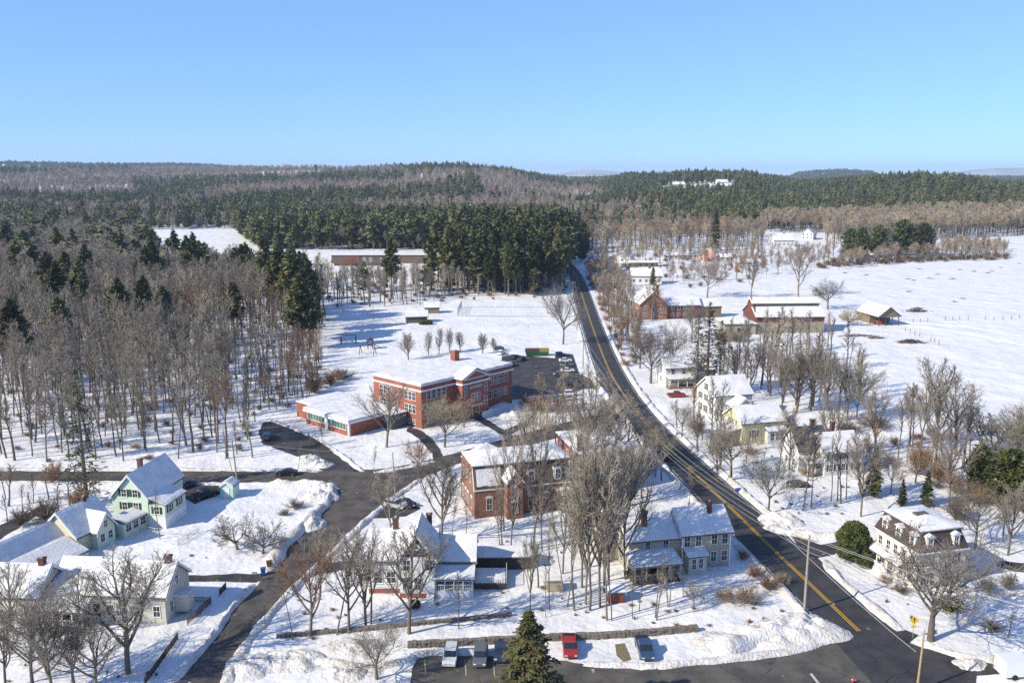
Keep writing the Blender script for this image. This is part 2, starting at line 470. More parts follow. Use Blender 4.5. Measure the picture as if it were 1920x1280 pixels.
TREE_H = 20.0
def terrain(x, y):
    x = np.asarray(x, float); y = np.asarray(y, float)
    yy = np.maximum(y, 50)
    col = 960 + F * x / yy
    D = np.sqrt(x * x + y * y)
    # skyline: distance and picture row of the crest in each direction
    xs = [-600, 0, 250, 500, 640, 760, 800, 880, 960, 1020, 1060, 1130, 1170, 1300, 1400, 1450, 1500, 1600, 1700, 1790, 1860, 1920, 2500]
    ytop = [312, 314, 312, 309, 311, 309, 305, 304, 313, 326, 331, 331, 323, 318, 319, 326, 331, 326, 322, 325, 336, 343, 345]
    dist = [3600, 3600, 3400, 3200, 3000, 2900, 2500, 2400, 2500, 2800, 3200, 3200, 2300, 2200, 2200, 2400, 2200, 1900, 1750, 1750, 1700, 1700, 1700]
    yt = interp(col, xs, ytop); ds = interp(col, xs, dist)
    zt = H + ds * (HOR - yt) / F - TREE_H
    t = np.clip((D - 850) / (ds - 850), 0, 1)
    s = t * t * (3 - 2 * t)
    z = zt * s
    back = np.clip((D - ds) / 900, 0, 1); z = z * (1 - .45 * back)
    # farther blue ridge on the left and small one right of centre
    yb = interp(col, [-600, 0, 160, 330, 500, 620, 1430, 1490, 1560, 1620, 1680, 2500], [306, 305, 305, 307, 311, 340, 340, 321, 317, 319, 340, 345])
    zb = H + 5600 * (HOR - yb) / F - TREE_H
    r = np.exp(-((D - 5600) / 600.) ** 2) * (yb < 335)
    z = np.maximum(z, zb * r)
    und = (vnoise(x, y, 260, 1) - .5) * 14 * np.clip((D - 950) / 900, 0, 1)
    z = z + und
    z = z * np.clip((D - 850) / 150, 0, 1)
    near = np.clip((D - 60) / 60, 0, 1) * 0
    return z

def build_ground():
    def axis(a, b, n, k):
        t = np.linspace(-1, 1, n); s = np.sinh(t * k) / np.sinh(k); return s
    xs = axis(0, 0, 361, 4.2) * 13000
    ty = np.linspace(0, 1, 300); ys = -300 + (np.expm1(ty * 4.0) / np.expm1(4.0)) * 13500
    X, Y = np.meshgrid(xs, ys)
    Z = terrain(X, Y)
    n, m = X.shape
    v = np.stack([X.ravel(), Y.ravel(), Z.ravel()], 1)
    idx = np.arange(n * m).reshape(n, m)
    f = np.stack([idx[:-1, :-1].ravel(), idx[:-1, 1:].ravel(), idx[1:, 1:].ravel(), idx[1:, :-1].ravel()], 1)
    me = bpy.data.meshes.new('snow_ground'); me.from_pydata(v.tolist(), [], f.tolist())
    me.polygons.foreach_set('use_smooth', [True] * len(me.polygons))
    me.materials.append(M_SNOWG); me.update()
    o = link('ground', me); tag(o, 'snow covered ground of the village, fields and hills', None, None, 'structure')
build_ground()

def mountains():
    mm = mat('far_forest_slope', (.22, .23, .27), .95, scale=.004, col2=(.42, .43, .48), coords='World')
    for nm, D, cols, rows in (('mountain', 10500, [1000, 1060, 1085, 1110, 1140, 1180, 1220], [334, 323, 319.5, 318.5, 321, 326, 336]),
                          ('mountain', 10000, [1700, 1760, 1800, 1850, 1900, 1960, 2100, 2300], [336, 326, 319.5, 315.5, 315.5, 314, 316, 326]),
                          ):
        n = 140; v = []; f = []
        cs = np.linspace(cols[0], cols[-1], n)
        rw = np.interp(cs, cols, rows) + (vnoise(cs * 1., cs * 0, 14, 4) - .5) * 1.2
        sect = [(-900, -80), (-600, .3), (-250, .75), (0, 1.0), (300, .7), (900, -.2)]
        for i in range(n):
            for (dd, k) in sect:
                d = D + dd; x = (cs[i] - 960) / F * d
                zt = H + D * (HOR - rw[i]) / F
                z = -60 + (zt + 60) * k + 8 * float(vnoise(x, d, 300, 2)) if k > -10 else -80
                v.append((x, d, z))
        q = len(sect)
        for i in range(n - 1):
            for j in range(q - 1):
                a = i * q + j; f.append((a, a + q, a + q + 1, a + 1))
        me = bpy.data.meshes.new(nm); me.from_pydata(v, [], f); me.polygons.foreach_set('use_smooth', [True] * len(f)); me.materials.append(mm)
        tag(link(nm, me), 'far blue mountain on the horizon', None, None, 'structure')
mountains()

# ------------------------------------------------------------------ roads, drives, banks
def resample(pts, step):
    out = []
    for i in range(len(pts) - 1):
        a, b = Vector(pts[i]), Vector(pts[i + 1]); n = max(1, int((b - a).length / step))
        for k in range(n): out.append(a.lerp(b, k / n))
    out.append(Vector(pts[-1])); return out

def smooth(pts, it=2):
    for _ in range(it):
        q = [pts[0]]
        for a, b in zip(pts[:-1], pts[1:]): q += [a.lerp(b, .25), a.lerp(b, .75)]
        q.append(pts[-1]); pts = q
    return pts

def sheet(name, poly_px, m, z=.02, jit=.3, label=None, step=1.2):
    pts = [G(*p) for p in poly_px] + [G(*poly_px[0])]
    pts = resample(pts, step)[:-1]
    v = []
    for p in pts:
        a = noise.noise(Vector((p.x * .5, p.y * .5, 1))) * jit * 1.6; b = noise.noise(Vector((p.x * .5, p.y * .5, 9))) * jit * 1.6
        v.append((p.x + a, p.y + b, z))
    me = bpy.data.meshes.new(name); me.from_pydata(v, [], [tuple(range(len(v)))]); me.materials.append(m); me.update()
    if me.polygons[0].normal.z < 0: me.flip_normals()
    o = link(name, me); return tag(o, label, None, None, 'structure')

def strip(name, pts, width, m, z, dash=None, parent=None, kind='structure'):
    mb = MB(); pts = resample(pts, .8)
    acc = 0
    for i in range(len(pts) - 1):
        a, b = pts[i], pts[i + 1]; d = (b - a); acc += d.length
        if dash and (acc % (dash[0] + dash[1])) > dash[0]: continue
        d.normalize(); n = Vector((-d.y, d.x, 0)) * width / 2
        mb.add([(a.x - n.x, a.y - n.y, z), (b.x - n.x, b.y - n.y, z), (b.x + n.x, b.y + n.y, z), (a.x + n.x, a.y + n.y, z)], [(0, 1, 2, 3)])
    o = mb.build(name, m, parent); 
    if kind: tag(o, None, None, None, kind)
    return o

ML = [(1020, 488), (1052, 498), (1066, 512), (1071, 540), (1078, 570), (1088, 605), (1101, 650), (1117, 700), (1148, 750), (1185, 800), (1224, 846), (1268, 893), (1310, 938), (1350, 981), (1395, 1030), (1440, 1072), (1480, 1112), (1520, 1156), (1560, 1198), (1600, 1240), (1680, 1330), (1740, 1400)]
MR = [(1030, 482), (1070, 492), (1090, 512), (1103, 540), (1115, 570), (1127, 603), (1147, 650), (1170, 698), (1202, 748), (1244, 798), (1295, 844), (1345, 889), (1400, 937), (1450, 980), (1500, 1026), (1546, 1068), (1590, 1108), (1640, 1152), (1700, 1203), (1765, 1252), (1870, 1330), (1960, 1400)]
mlw = smooth([G(*p) for p in ML], 2); mrw = smooth([G(*p) for p in MR], 2)
n = len(mlw); mid = [(a + b) / 2 for a, b in zip(mlw, mrw)]
v = [(p.x, p.y, .024) for p in mlw] + [(p.x, p.y, .024) for p in mrw]
me = bpy.data.meshes.new('main_road'); me.from_pydata(v, [], [(i, n + i, n + i + 1, i + 1) for i in range(n - 1)]); me.materials.append(M_ROAD)
me.update()
if me.polygons[3].normal.z < 0: me.flip_normals()
tag(link('main_road', me), 'dark asphalt main road curving through the village', None, None, 'structure')
def off(pts, d):
    out = []
    for i, p in enumerate(pts):
        t = (pts[min(i + 1, len(pts) - 1)] - pts[max(i - 1, 0)]).normalized(); out.append(p + Vector((-t.y, t.x, 0)) * d)
    return out
iend = max(i for i, p in enumerate(mid) if P(p.x, p.y)[1] < 1196)
ist = min(i for i, p in enumerate(mid) if P(p.x, p.y)[1] > 500)
cut = mid[ist:iend]
strip('centre_line', off(cut, .17), .16, M_YEL, .030)
strip('centre_line', off(cut, -.17), .16, M_YEL, .030)
strip('edge_line', [p for p in off(mrw, -.45 if (off(mrw, .45)[40] - mlw[40]).length > (off(mrw, -.45)[40] - mlw[40]).length else .45) if 505 < P(p.x, p.y)[1] < 1230], .13, M_WHT, .030)
strip('edge_line', [p for p in off(mlw, -.45 if (off(mlw, .45)[40] - mrw[40]).length > (off(mlw, -.45)[40] - mrw[40]).length else .45) if 505 < P(p.x, p.y)[1] < 1185], .13, M_WHT, .030)

sheet('side_street', [(300, 1300), (345, 1262), (400, 1200), (446, 1135), (490, 1087), (540, 1022), (585, 978), (618, 945), (628, 915), (600, 905), (540, 903), (430, 904), (200, 901), (-80, 901), (-80, 883), (200, 883), (430, 883), (545, 884), (640, 880), (700, 880), (760, 872), (823, 857), (890, 838), (975, 814), (1060, 792), (1150, 768), (1175, 790), (1080, 812), (990, 834), (900, 858), (850, 872), (800, 892), (745, 930), (690, 972), (625, 1035), (560, 1092), (505, 1152), (455, 1216), (424, 1270), (405, 1330)], M_STREET, .016, .35, 'worn brown asphalt side street crossing behind the brick house')
sheet('school_drive', [(489, 831), (486, 805), (496, 790), (522, 788), (575, 816), (624, 846), (672, 884), (612, 886), (565, 858)], M_LOTD, .012, .35, 'asphalt drive beside the flat school annex')
sheet('school_walk', [(768, 800), (790, 806), (815, 826), (830, 850), (838, 868), (815, 870), (806, 846), (785, 822), (762, 808)], M_LOTD, .012, .3, 'asphalt drive curving past the school corner')
sheet('school_parking', [(940, 668), (962, 664), (985, 667), (1040, 671), (1044, 661), (1074, 664), (1086, 700), (1100, 708), (1134, 716), (1138, 729), (1098, 729), (1076, 736), (1040, 738), (1000, 742), (975, 748), (955, 750), (940, 700)], M_LOTD, .012, .3, 'dark asphalt parking lot behind the school')
sheet('path', [(870, 768), (888, 772), (930, 796), (960, 815), (975, 825), (955, 826), (925, 806), (890, 786)], M_LOTD, .014, .2, 'cleared walk from the school door to the street')
sheet('path', [(955, 815), (1000, 795), (1008, 770), (1012, 752), (1005, 752), (998, 772), (990, 788), (945, 806)], M_LOTD, .010, .15, 'cleared curved walk round the snowy school bed')
sheet('parking_lot', [(776, 1240), (786, 1228), (850, 1226), (960, 1231), (1060, 1240), (1120, 1248), (1200, 1254), (1300, 1247), (1400, 1236), (1490, 1226), (1528, 1212), (1562, 1202), (1660, 1270), (1790, 1400), (740, 1400), (768, 1290)], M_LOT, .018, .3, 'asphalt parking lot at the bottom of the view')
sheet('drive', [(1482, 1002), (1540, 1020), (1600, 1012), (1625, 1030), (1575, 1036), (1535, 1046), (1560, 1078), (1530, 1066), (1496, 1028)], M_LOTD, .012, .35, 'drive between the road and the mansard house')
sheet('drive', [(1655, 1165), (1690, 1176), (1718, 1190), (1708, 1204), (1690, 1200), (1650, 1170)], M_LOTD, .012, .3, 'bare verge beside the road')
sheet('drive', [(1690, 1196), (1735, 1214), (1765, 1218), (1800, 1238), (1860, 1243), (1980, 1243), (1980, 1262), (1900, 1262), (1830, 1266), (1830, 1310), (1740, 1262)], M_LOTD, .012, .3, 'side drive at the lower right')
sheet('drive', [(1865, 1050), (1930, 1056), (1980, 1062), (1980, 1078), (1900, 1070), (1868, 1062)], M_LOTD, .012, .3, 'drive behind the mansard house')
sheet('drive', [(345, 1078), (420, 1076), (492, 1074), (500, 1082), (478, 1092), (420, 1090), (350, 1090)], M_LOTD, .012, .25, 'narrow drive beside the cream porch house')
sheet('drive', [(572, 1060), (620, 1054), (690, 1048), (694, 1058), (640, 1068), (600, 1076), (560, 1092)], M_LOTD, .012, .3, 'drive up to the white gabled house')
sheet('drive', [(688, 962), (720, 942), (760, 938), (790, 952), (760, 968), (700, 972)], M_LOTD, .012, .3, 'parking patch behind the white gabled house')
sheet('drive', [(335, 905), (420, 900), (415, 925), (365, 945), (340, 930)], M_LOTD, .012, .25, 'parking patch beside the mint green house')
sheet('drive', [(0, 985), (40, 968), (80, 945), (90, 950), (50, 980), (0, 1010), (-60, 1030), (-60, 1010)], M_LOTD, .012, .3, 'dark track at the left edge')

def bank(px_pts, wid=2.2, h=.7, m=None, side=0.0, name='snow_bank', z=0):
    pts = smooth([G(*p) for p in px_pts], 2)
    pts = resample(pts, .45); mb = MB(); K = 10
    for i, p in enumerate(pts):
        t = (pts[min(i + 1, len(pts) - 1)] - pts[max(i - 1, 0)]).normalized(); nrm = Vector((-t.y, t.x, 0))
        e = min(1, i / 4, (len(pts) - 1 - i) / 4)
        k = .55 + .9 * (noise.noise(Vector((p.x * .35, p.y * .35, 3))) * .8 + .4)
        ww = wid * (.75 + .5 * noise.noise(Vector((p.x * .25, p.y * .25, 8))))
        for j in range(K):
            u = j / (K - 1) * 2 - 1
            q = p + nrm * (u * ww / 2 + side)
            z = h * e * k * math.cos(u * math.pi / 2) ** .8 if abs(u) < 1 else -.02
            z += (.16 * noise.noise(Vector((q.x * 1.3, q.y * 1.3, 2))) + .13 * noise.noise(Vector((q.x * 3.1, q.y * 3.1, 5)))) * (abs(u) < .9)
            mb.add([(q.x, q.y, max(z, -.02))], [])
    for i in range(len(pts) - 1):
        for j in range(K - 1):
            a = i * K + j; mb.f.append((a, a + 1, a + K + 1, a + K))
    o = mb.build(name, m or M_DIRTY, None, smooth=True); fix_normals(o.data)
    return tag(o, None, None, None, 'structure')

bank([(1110, 705), (1120, 722), (1146, 752), (1180, 797), (1220, 848), (1262, 895), (1302, 938), (1342, 980), (1390, 1031), (1436, 1074), (1474, 1113), (1512, 1156), (1548, 1194), (1556, 1205)], 2.2, .6)
bank([(1134, 605), (1152, 650), (1177, 698), (1210, 748), (1252, 796), (1302, 842), (1352, 886), (1408, 935), (1455, 974), (1480, 998)], 2.2, .55)
bank([(1546, 1048), (1565, 1078), (1598, 1104), (1648, 1148), (1690, 1182)], 1.9, .5)
bank([(1715, 1202), (1745, 1212), (1790, 1228), (1850, 1236), (1960, 1236)], 1.8, .5)
bank([(1065, 560), (1082, 600), (1095, 650), (1102, 680)], 1.8, .4)
bank([(420, 1290), (450, 1222), (498, 1160), (556, 1098), (620, 1040), (686, 976), (738, 934), (790, 897)], 1.8, .5)
bank([(320, 1280), (394, 1200), (440, 1132), (478, 1094)], 1.8, .6)
bank([(500, 1070), (535, 1018), (580, 974), (612, 944), (626, 916), (590, 909), (500, 908)], 3.0, 1.1)
bank([(450, 908), (300, 906), (-40, 906)], 1.4, .35)
bank([(-60, 880), (200, 880), (430, 880), (540, 881), (600, 884)], 1.6, .4)
bank([(500, 1222), (600, 1240), (700, 1254), (770, 1238), (776, 1226), (850, 1222), (955, 1226)], 2.0, .5)
bank([(1090, 1243), (1200, 1250), (1300, 1243), (1400, 1231), (1490, 1221), (1545, 1203)], 1.8, .5)
bank([(700, 886), (760, 878), (815, 864)], 1.6, .5)
bank([(500, 786), (560, 806), (630, 845), (680, 884)], 1.3, .4)
bank([(1440, 985), (1470, 1000), (1500, 1003), (1560, 1008), (1600, 1004)], 3.0, 1.0)
bank([(1330, 1225), (1400, 1205), (1460, 1190), (1500, 1200), (1535, 1190)], 5.5, 1.6)
bank([(930, 770), (960, 778), (985, 770), (990, 755)], 2.5, .9, M_SNOW)

def mound(px, py, rx, ry, h, m=None, name='snow_pile'):
    c = G(px, py); mb = MB(); K = 16; A = 44
    mb.add([(0, 0, h)], [])
    for k in range(1, K):
        r = k / (K - 1)
        for a in range(A):
            t = 2 * math.pi * a / A; x = math.cos(t) * rx * r; y = math.sin(t) * ry * r
            nn = noise.noise(Vector((c.x + x, c.y + y, 2)) * .8)
            s = 1 + .25 * noise.noise(Vector((math.cos(t), math.sin(t), c.x)))
            z = h * (1 - r ** 1.6) * (1 + .5 * nn) + (.15 * nn + .22 * noise.noise(Vector((c.x + x, c.y + y, 7)) * 2.4)) * (k < K - 1)
            mb.add([(x * s, y * s, max(-.02, z) if k < K - 1 else -.03)], [])
    for a in range(A): mb.f.append((0, 1 + a, 1 + (a + 1) % A))
    for k in range(K - 2):
        for a in range(A):
            p = 1 + k * A + a; q = 1 + k * A + (a + 1) % A; mb.f.append((p, p + A, q + A, q))
    o = mb.build(name, m or M_DIRTY, None, c, smooth=True); fix_normals(o.data)
    return tag(o, None, None, None, 'structure')
for a in [(1465, 978, 4, 3, 1.6), (1500, 1180, 6, 4, 1.7), (1440, 1190, 5, 3.5, 1.3), (1350, 1205, 4, 3, .9), (1535, 1185, 3, 2.5, 1.2), (600, 935, 3.5, 2.5, 1.5), (585, 985, 2.5, 3, 1.3), (605, 915, 3, 2, 1.4), (575, 862, 3, 3, .9),
          (602, 872, 2.5, 2, 1.1), (550, 1240, 4, 3, .7), (470, 1250, 3.5, 3, .8), (640, 1262, 3, 2, .6), (1820, 1245, 2, 1.5, .6), (955, 776, 5, 3, .8), (1010, 1052, 2.5, 2, .8), (660, 1215, 4, 2.5, .6)]:
    mound(*a)

bank([(1692, 610), (1740, 614), (1800, 622), (1870, 636), (1980, 660)], 2.4, .3, M_SNOW)
bank([(1692, 604), (1750, 607), (1830, 615), (1980, 640)], 1.4, .2, M_SNOW)
# ------------------------------------------------------------------ buildings
def house(name, px, py, rot, label, cat='house', group=None, z=0):
    return empty(name, G(px, py, z), R(rot), label, cat, group)

W_MINT = mat('mint_siding', (.60, .72, .56), .7, .08, .7, kind='clap')
W_CREAM = mat('cream_siding', (.66, .63, .46), .7, .1, .7, kind='clap')
W_WHITE = mat('white_siding', (.72, .72, .70), .7, .08, .7, kind='clap')
W_OLDW = mat('old_white_siding', (.60, .57, .48), .75, .18, .7, kind='clap')
W_TAN = mat('tan_grey_siding', (.42, .375, .29), .8, .14, .7, kind='clap')
W_YEL = mat('yellow_siding', (.72, .65, .36), .7, .1, .7, kind='clap')
W_RED = mat('red_siding', (.20, .068, .052), .8, .25, .7, kind='clap')
W_PINK = mat('pink_siding', (.62, .33, .25), .8, .15, .7, kind='clap')
M_SHUT = mat('dark_green_shutter', (.035, .05, .05), .6, .2, 2)
M_REDF = mat('red_foundation', (.33, .07, .045), .85, .3, 1.5, kind='brick')

# --- mint green house
h = house('mint_house', 215.6, 984.6, -9, 'mint green two storey gabled house with dark shuttered windows at the left')
gable(h, 0, 0, 6.3, 11, 5.3, 8.9, 'y', W_MINT)
MB().box(6.3, .1, 0, 9.2, 6.6, 4.0).build('side_wing', W_MINT, h)
MB().box(6.35, .04, 0, 9.24, .1, 1.9).box(9.2, .04, 0, 9.26, 6.6, 1.9).build('garage_panel', M_WTRIM, h)
shed(h, 6.3, -.3, 9.6, 6.6, 4.0, 5.2, 'x0')
for z in (3.0, 5.25):
    for x in (2.15, 4.15): window(h, x, 0, z, .85, 1.25, shut=M_SHUT)
window(h, 7.75, .1, 2.5, .85, 1.2, shut=M_SHUT)
for y in (1.6, 4.6): window(h, 9.2, y, 2.5, .85, 1.2, 'right', shut=M_SHUT)
for y in (3, 7.5):
    for z in (1.1, 3.4): window(h, 0, y, z, .85, 1.3, 'left', shut=M_SHUT)
chimney(h, 1.3, 6.5, 5.8, 9.6, .7)
MB().box(-1.8, 3, 0, 0, 8, .5).box(-1.8, 3, .5, -1.7, 3.1, 1.4).box(-1.8, 7.9, .5, -1.7, 8, 1.4).box(-1.8, 3.1, 1.3, -1.7, 7.9, 1.4).build('deck', M_WTRIM, h)

# --- yellow and mint ell house with its long wing
h = house('ell_house', 147, 1040, -20, 'pale yellow and mint ell house with steep blue-shaded roofs beside the mint house')
gable(h, -7, 0, 0, 7.2, 3.0, 6.3, 'y', W_CREAM)
gable(h, -3.5, 2.6, 1.4, 6.2, 3.0, 5.3, 'x', W_MINT)
MB().box(.02, 7.25, 0, 2.2, 13.5, 2.4).build('side_wing', W_MINT, h)
shed(h, -.1, 7.25, 2.5, 13.8, 2.4, 3.2, 'x0')
gable(h, -7.4, -11.5, -1.9, -.1, 2.1, 4.9, 'y', W_CREAM)
MB().box(-1.9, -10.5, 0, 2.2, -.8, 1.3).build('lean_to', W_CREAM, h)
shed(h, -1.9, -11.2, 2.6, -.3, 1.2, 2.9, 'x0')
for x in (-6.2, -5.2, -4.2): window(h, x, -11.5, .9, .6, 1.0)

for y in (3.6, 5.2): window(h, 1.4, y, 1.0, .8, 1.2, 'right')
window(h, 1.4, 4.4, 3.2, .7, 1.0, 'right')
for y in (8.2, 9.8, 11.4, 12.8): window(h, 2.2, y, 1.0, 1.1, 1.2, 'right')
chimney(h, -3.5, 5.2, 5.4, 7.2, .6)

# --- cream farmhouse at the lower left
h = house('cream_farmhouse', 312.6, 1170, -4, 'old cream farmhouse with long snowy roof and open porch at the lower left')
gable(h, -10.6, 0, 0, 7.2, 4.0, 6.9, 'x', W_OLDW)
gable(h, -27, -1.2, -16.6, 5.8, 3.9, 6.6, 'x', W_OLDW)
gable(h, -17.5, 5.0, -12.5, 9.8, 3.4, 5.4, 'x', W_OLDW)
MB().box(-16.6, .6, 0, -10.6, 5.0, 3.4).build('link_wall', W_OLDW, h)
shed(h, -16.4, .2, -11.0, 5.0, 3.6, 4.8, 'y1')
porch(h, -16.6, -9.8, -2.6, .6, .55, 2.65, 3.5, 6, M_WTRIM, rail=True, skirt=M_WOODD)
steps(h, -13.6, -12.2, -4.4, -2.6, .55, 4, M_WOODD)
door(h, -12.0, 0, .56); door(h, -9.2, 0, .56)
windows(h, [(-10.6, 0, 1.1), (-7.4, 0, 1.1), (-6.2, 0, 1.1), (-4.4, 0, 1.1), (-1.2, 0, 1.1)], w=.85, h=1.4)
windows(h, [(-25, -1.2, 1.1), (-22.6, -1.2, 1.1), (-20.2, -1.2, 1.1), (-18, -1.2, 1.1)], w=.85, h=1.4)
for y in (1.6, 3.6, 5.6): window(h, 0, y, 1.1, .8, 1.4, 'right')
window(h, 0, 3.6, 4.0, .8, 1.2, 'right')
window(h, -16.6, 2.2, 3.5, .7, 1.1, 'right')
chimney(h, -.9, 3.6, 6.2, 8.0, .75); chimney(h, -17.6, 2.3, 5.8, 7.7, .75)
MB().box(0, 2.6, .5, 1.8, 4.6, 2.5).box(.0, 2.5, 2.5, 2.0, 4.7, 2.65).build('side_entry', W_OLDW, h)
MB().box(1.9, 2.4, 2.7, 0, 4.8, 2.9).build('entry_snow', M_SNOW, h)
# low walls / fences in its yard
def fence(name, pts, hgt, label, m=M_WOODD, step=2.0, rails=2, pick=False, cat='fence', mesh=None):
    P3 = [G(*p) for p in pts]; root = empty(name, P3[0], 0, label, cat); o = P3[0]
    rl = MB(); pp = resample(P3, step)
    for a in pp: MB().tube((0, 0, 0), (0, 0, hgt), .06, .05, 5).build('post', m, root, a - o)
    for a, b in zip(pp[:-1], pp[1:]):
        for k in range(rails):
            z = hgt * (k + 1) / rails - .06; rl.tube(a - o + Vector((0, 0, z)), b - o + Vector((0, 0, z)), .035, .035, 4)
        if pick:
            nn = int((b - a).length / .22)
            for k in range(nn):
                q = a.lerp(b, k / nn) - o; rl.box(q.x - .04, q.y - .02, .1, q.x + .04, q.y + .02, hgt)
    rl.build('rail', m, root)
    if mesh:
        ms = MB()
        for a, b in zip(pp[:-1], pp[1:]):
            a = a - o; b = b - o; nn = 10
            for k in range(nn):
                q = a.lerp(b, k / nn); ms.tube(q + Vector((0, 0, .05)), q + Vector((0, 0, hgt)), .05, .05, 3)
        ms.build('wire_mesh', m, root)
    return root
fence('board_fence', [(352, 1172), (376, 1150), (396, 1132)], 1.1, 'dark board fence beside the cream farmhouse yard', M_WOODD, 2, 2, True)
fence('board_fence', [(355, 1130), (396, 1132)], 1.0, 'short brown fence joining the yard fence of the cream farmhouse', M_WOODD, 2, 2, True)
fence('board_fence', [(272, 1285), (310, 1232), (334, 1198)], 1.0, 'dark fence along the side street at the lower left', M_WOODD, 2, 2, True)
fence('rail_fence', [(334, 1022), (372, 1000)], 1.0, 'grey wire rail fence behind the cream farmhouse', M_METAL, 2, 3, False)
fence('rail_fence', [(222, 986), (290, 1000), (350, 1004)], 1.0, 'thin white fence below the mint green house', M_WTRIM, 2.4, 2, False)
fence('rail_fence', [(412, 1118), (424, 1104)], 1.1, 'short dark gate fence in the blue shadow of the cream farmhouse', M_WOODD, 1.5, 2, True)

# --- mint shed
h = house('garden_shed', 414, 934, -8, 'small mint green garden shed with snow on its roof', 'shed')
gable(h, 0, 0, 2.4, 2.6, 2.3, 3.1, 'y', mat('mint_board', (.45, .66, .55), .7, .08, 1), oh=.15, snow=.25)
door(h, 1.2, 0, .05, m=M_WTRIM, w=.9, h=1.8)

# --- white gabled house
h = house('gabled_house', 690, 1119, 0, 'white gabled house with slate gable, diamond window and red brick foundation')
gable(h, 0, 1.2, 9.2, 9.0, 5.0, 7.8, 'x', W_WHITE)
MB().box(-.05, 1.14, 0, 4.6, 1.2, .7).box(9.2, 1.14, 0, 9.26, 9, .7).build('foundation', M_REDF, h)
gable(h, 4.5, -.2, 9.3, 6.8, 6.0, 9.3, 'y', W_WHITE, oh=.45)
MB().box(4.45, -.26, 0, 9.36, -.2, .7).build('foundation', M_REDF, h)
g = MB().prof([(4.55, 6.1), (9.25, 6.1), (6.9, 9.2)], 'y', -.25, -.2).build('gable_shingles', M_SLATE, h); fix_normals(g.data)
d = MB().prof([(6.9, 7.0), (7.45, 7.5), (6.9, 8.0), (6.35, 7.5)], 'y', -.30, -.25).build('diamond_window', M_WTRIM, h); fix_normals(d.data)
d2 = MB().prof([(6.9, 7.2), (7.25, 7.5), (6.9, 7.8), (6.55, 7.5)], 'y', -.32, -.30).build('pane', M_GLASS, d); fix_normals(d2.data)
windows(h, [(5.5, -.2, 4.1), (8.6, -.2, 4.1)], w=.95, h=1.5, frame=M_WTRIM)
windows(h, [(5.4, -.2, 1.2), (7.0, -.2, 1.2)], w=.95, h=1.8)
windows(h, [(1.3, 1.2, 1.6), (3.1, 1.2, 1.6)], w=1.1, h=1.6)
window(h, 9.3, 1.0, 1.3, .9, 1.7, 'right')
MB().box(-1.4, 2.5, 0, 0, 8, 3.6).build('side_wing', W_WHITE, h)
shed(h, -1.7, 2.3, 0, 8.2, 3.4, 4.4, 'x1')
window(h, -.8, 2.5, 1.2, .8, 1.3)
chimney(h, 3.4, 5.2, 6.6, 9.6, .75); chimney(h, 7.9, 8.2, 6.0, 9.0, .75)
gable(h, 9.3, 3.4, 14.6, 9.8, 3.9, 6.2, 'x', W_WHITE)
porch(h, 9.3, 14.6, .0, 3.4, .9, 2.6, 3.2, 5, M_WTRIM, True, skirt=M_WTRIM)
steps(h, 8.2, 9.25, -1.6, .3, .9, 5, M_WTRIM)
door(h, 10.6, 3.4, .9, m=M_WTRIM); windows(h, [(12.2, 3.4, 1.7), (13.6, 3.4, 1.7)], w=.9, h=1.4)
h = house('deck_platform', 889, 1104, 0, 'snow covered railed deck right of the white gabled house', 'deck')
MB().box(0, 0, 0, 4.6, 4.6, .9).build('floor', M_WOODD, h)
s = MB(); snow_patch(s, (0.1, 0.1, .9), (4.4, 0.1, .9), (4.4, 4.5, .9), (0.1, 4.5, .9), .35); s.build('snow_cover', M_SNOW, h)
r = MB()
for x in np.arange(0, 4.61, .33): r.box(x - .02, 0, .9, x + .02, .04, 1.9)
r.box(0, 0, 1.86, 4.6, .05, 1.92)
for y in np.arange(0, 4.6, .33): r.box(4.56, y, .9, 4.6, y + .04, 1.9)
r.box(4.55, 0, 1.86, 4.6, 4.6, 1.92); r.build('railing', M_WTRIM, h)
h = house('low_garage', 888, 1068, 2, 'low dark garage with snow roof behind the deck', 'garage')
MB().box(0, 0, 0, 8.4, 2.6, 1.9).build('wall', M_SLATE, h); shed(h, -.2, -.3, 8.8, 2.8, 1.9, 2.3, 'y1')

# --- brick victorian house
h = house('brick_house', 890, 972, 16, 'large brown brick house with mansard roof and arched window hoods in the middle', 'house')
wl = MB()
LX, LY = 17.4, 10.5
wl.box(0, 0, 0, LX, LY, 5.0)
wo = wl.build('wall', M_BRICK2, h)
end = MB().prof([(0, 5.0), (LY, 5.0), (LY - 1.3, 8.7), (1.3, 8.7)], 'x', 0, .35); e = end.build('end_wall', M_BRICK2, h); fix_normals(e.data)
MB().prof([(-.02, 5.0), (.28, 5.0), (1.55, 8.8), (1.25, 8.8)], 'x', -.08, .0).build('gable_trim', M_WTRIM, h)
m = MB().prof([(0.02, 5.02), (LY - .02, 5.02), (LY - 1.4, 8.6), (1.4, 8.6)], 'x', .36, LX - .1); mr = m.build('mansard', M_SLATE, h); fix_normals(mr.data)
MB().prof([(-.02, 5.0), (.28, 5.0), (1.55, 8.8), (1.25, 8.8)], 'x', LX - .1, LX + .02).build('gable_trim', M_WTRIM, h)
hip(h, 0.2, 1.4, LX - .2, LY - 1.4, 8.7, 1.6, .35)
MB().box(-.1, -.12, 4.85, LX + .1, 0, 5.02).build('cornice', M_WTRIM, h)
s = MB(); snow_patch(s, (.5, .2, 5.4), (4.8, .2, 5.4), (4.8, 1.25, 8.3), (.5, 1.25, 8.3), .12); s.build('snow_cover', M_SNOW, mr)
gable(h, 5.2, -2.0, 8.0, 3.5, 6.6, 8.4, 'y', M_BRICK2, oh=.3)
AR = mat('stone_hood', (.62, .58, .50), .8, .15, 1)
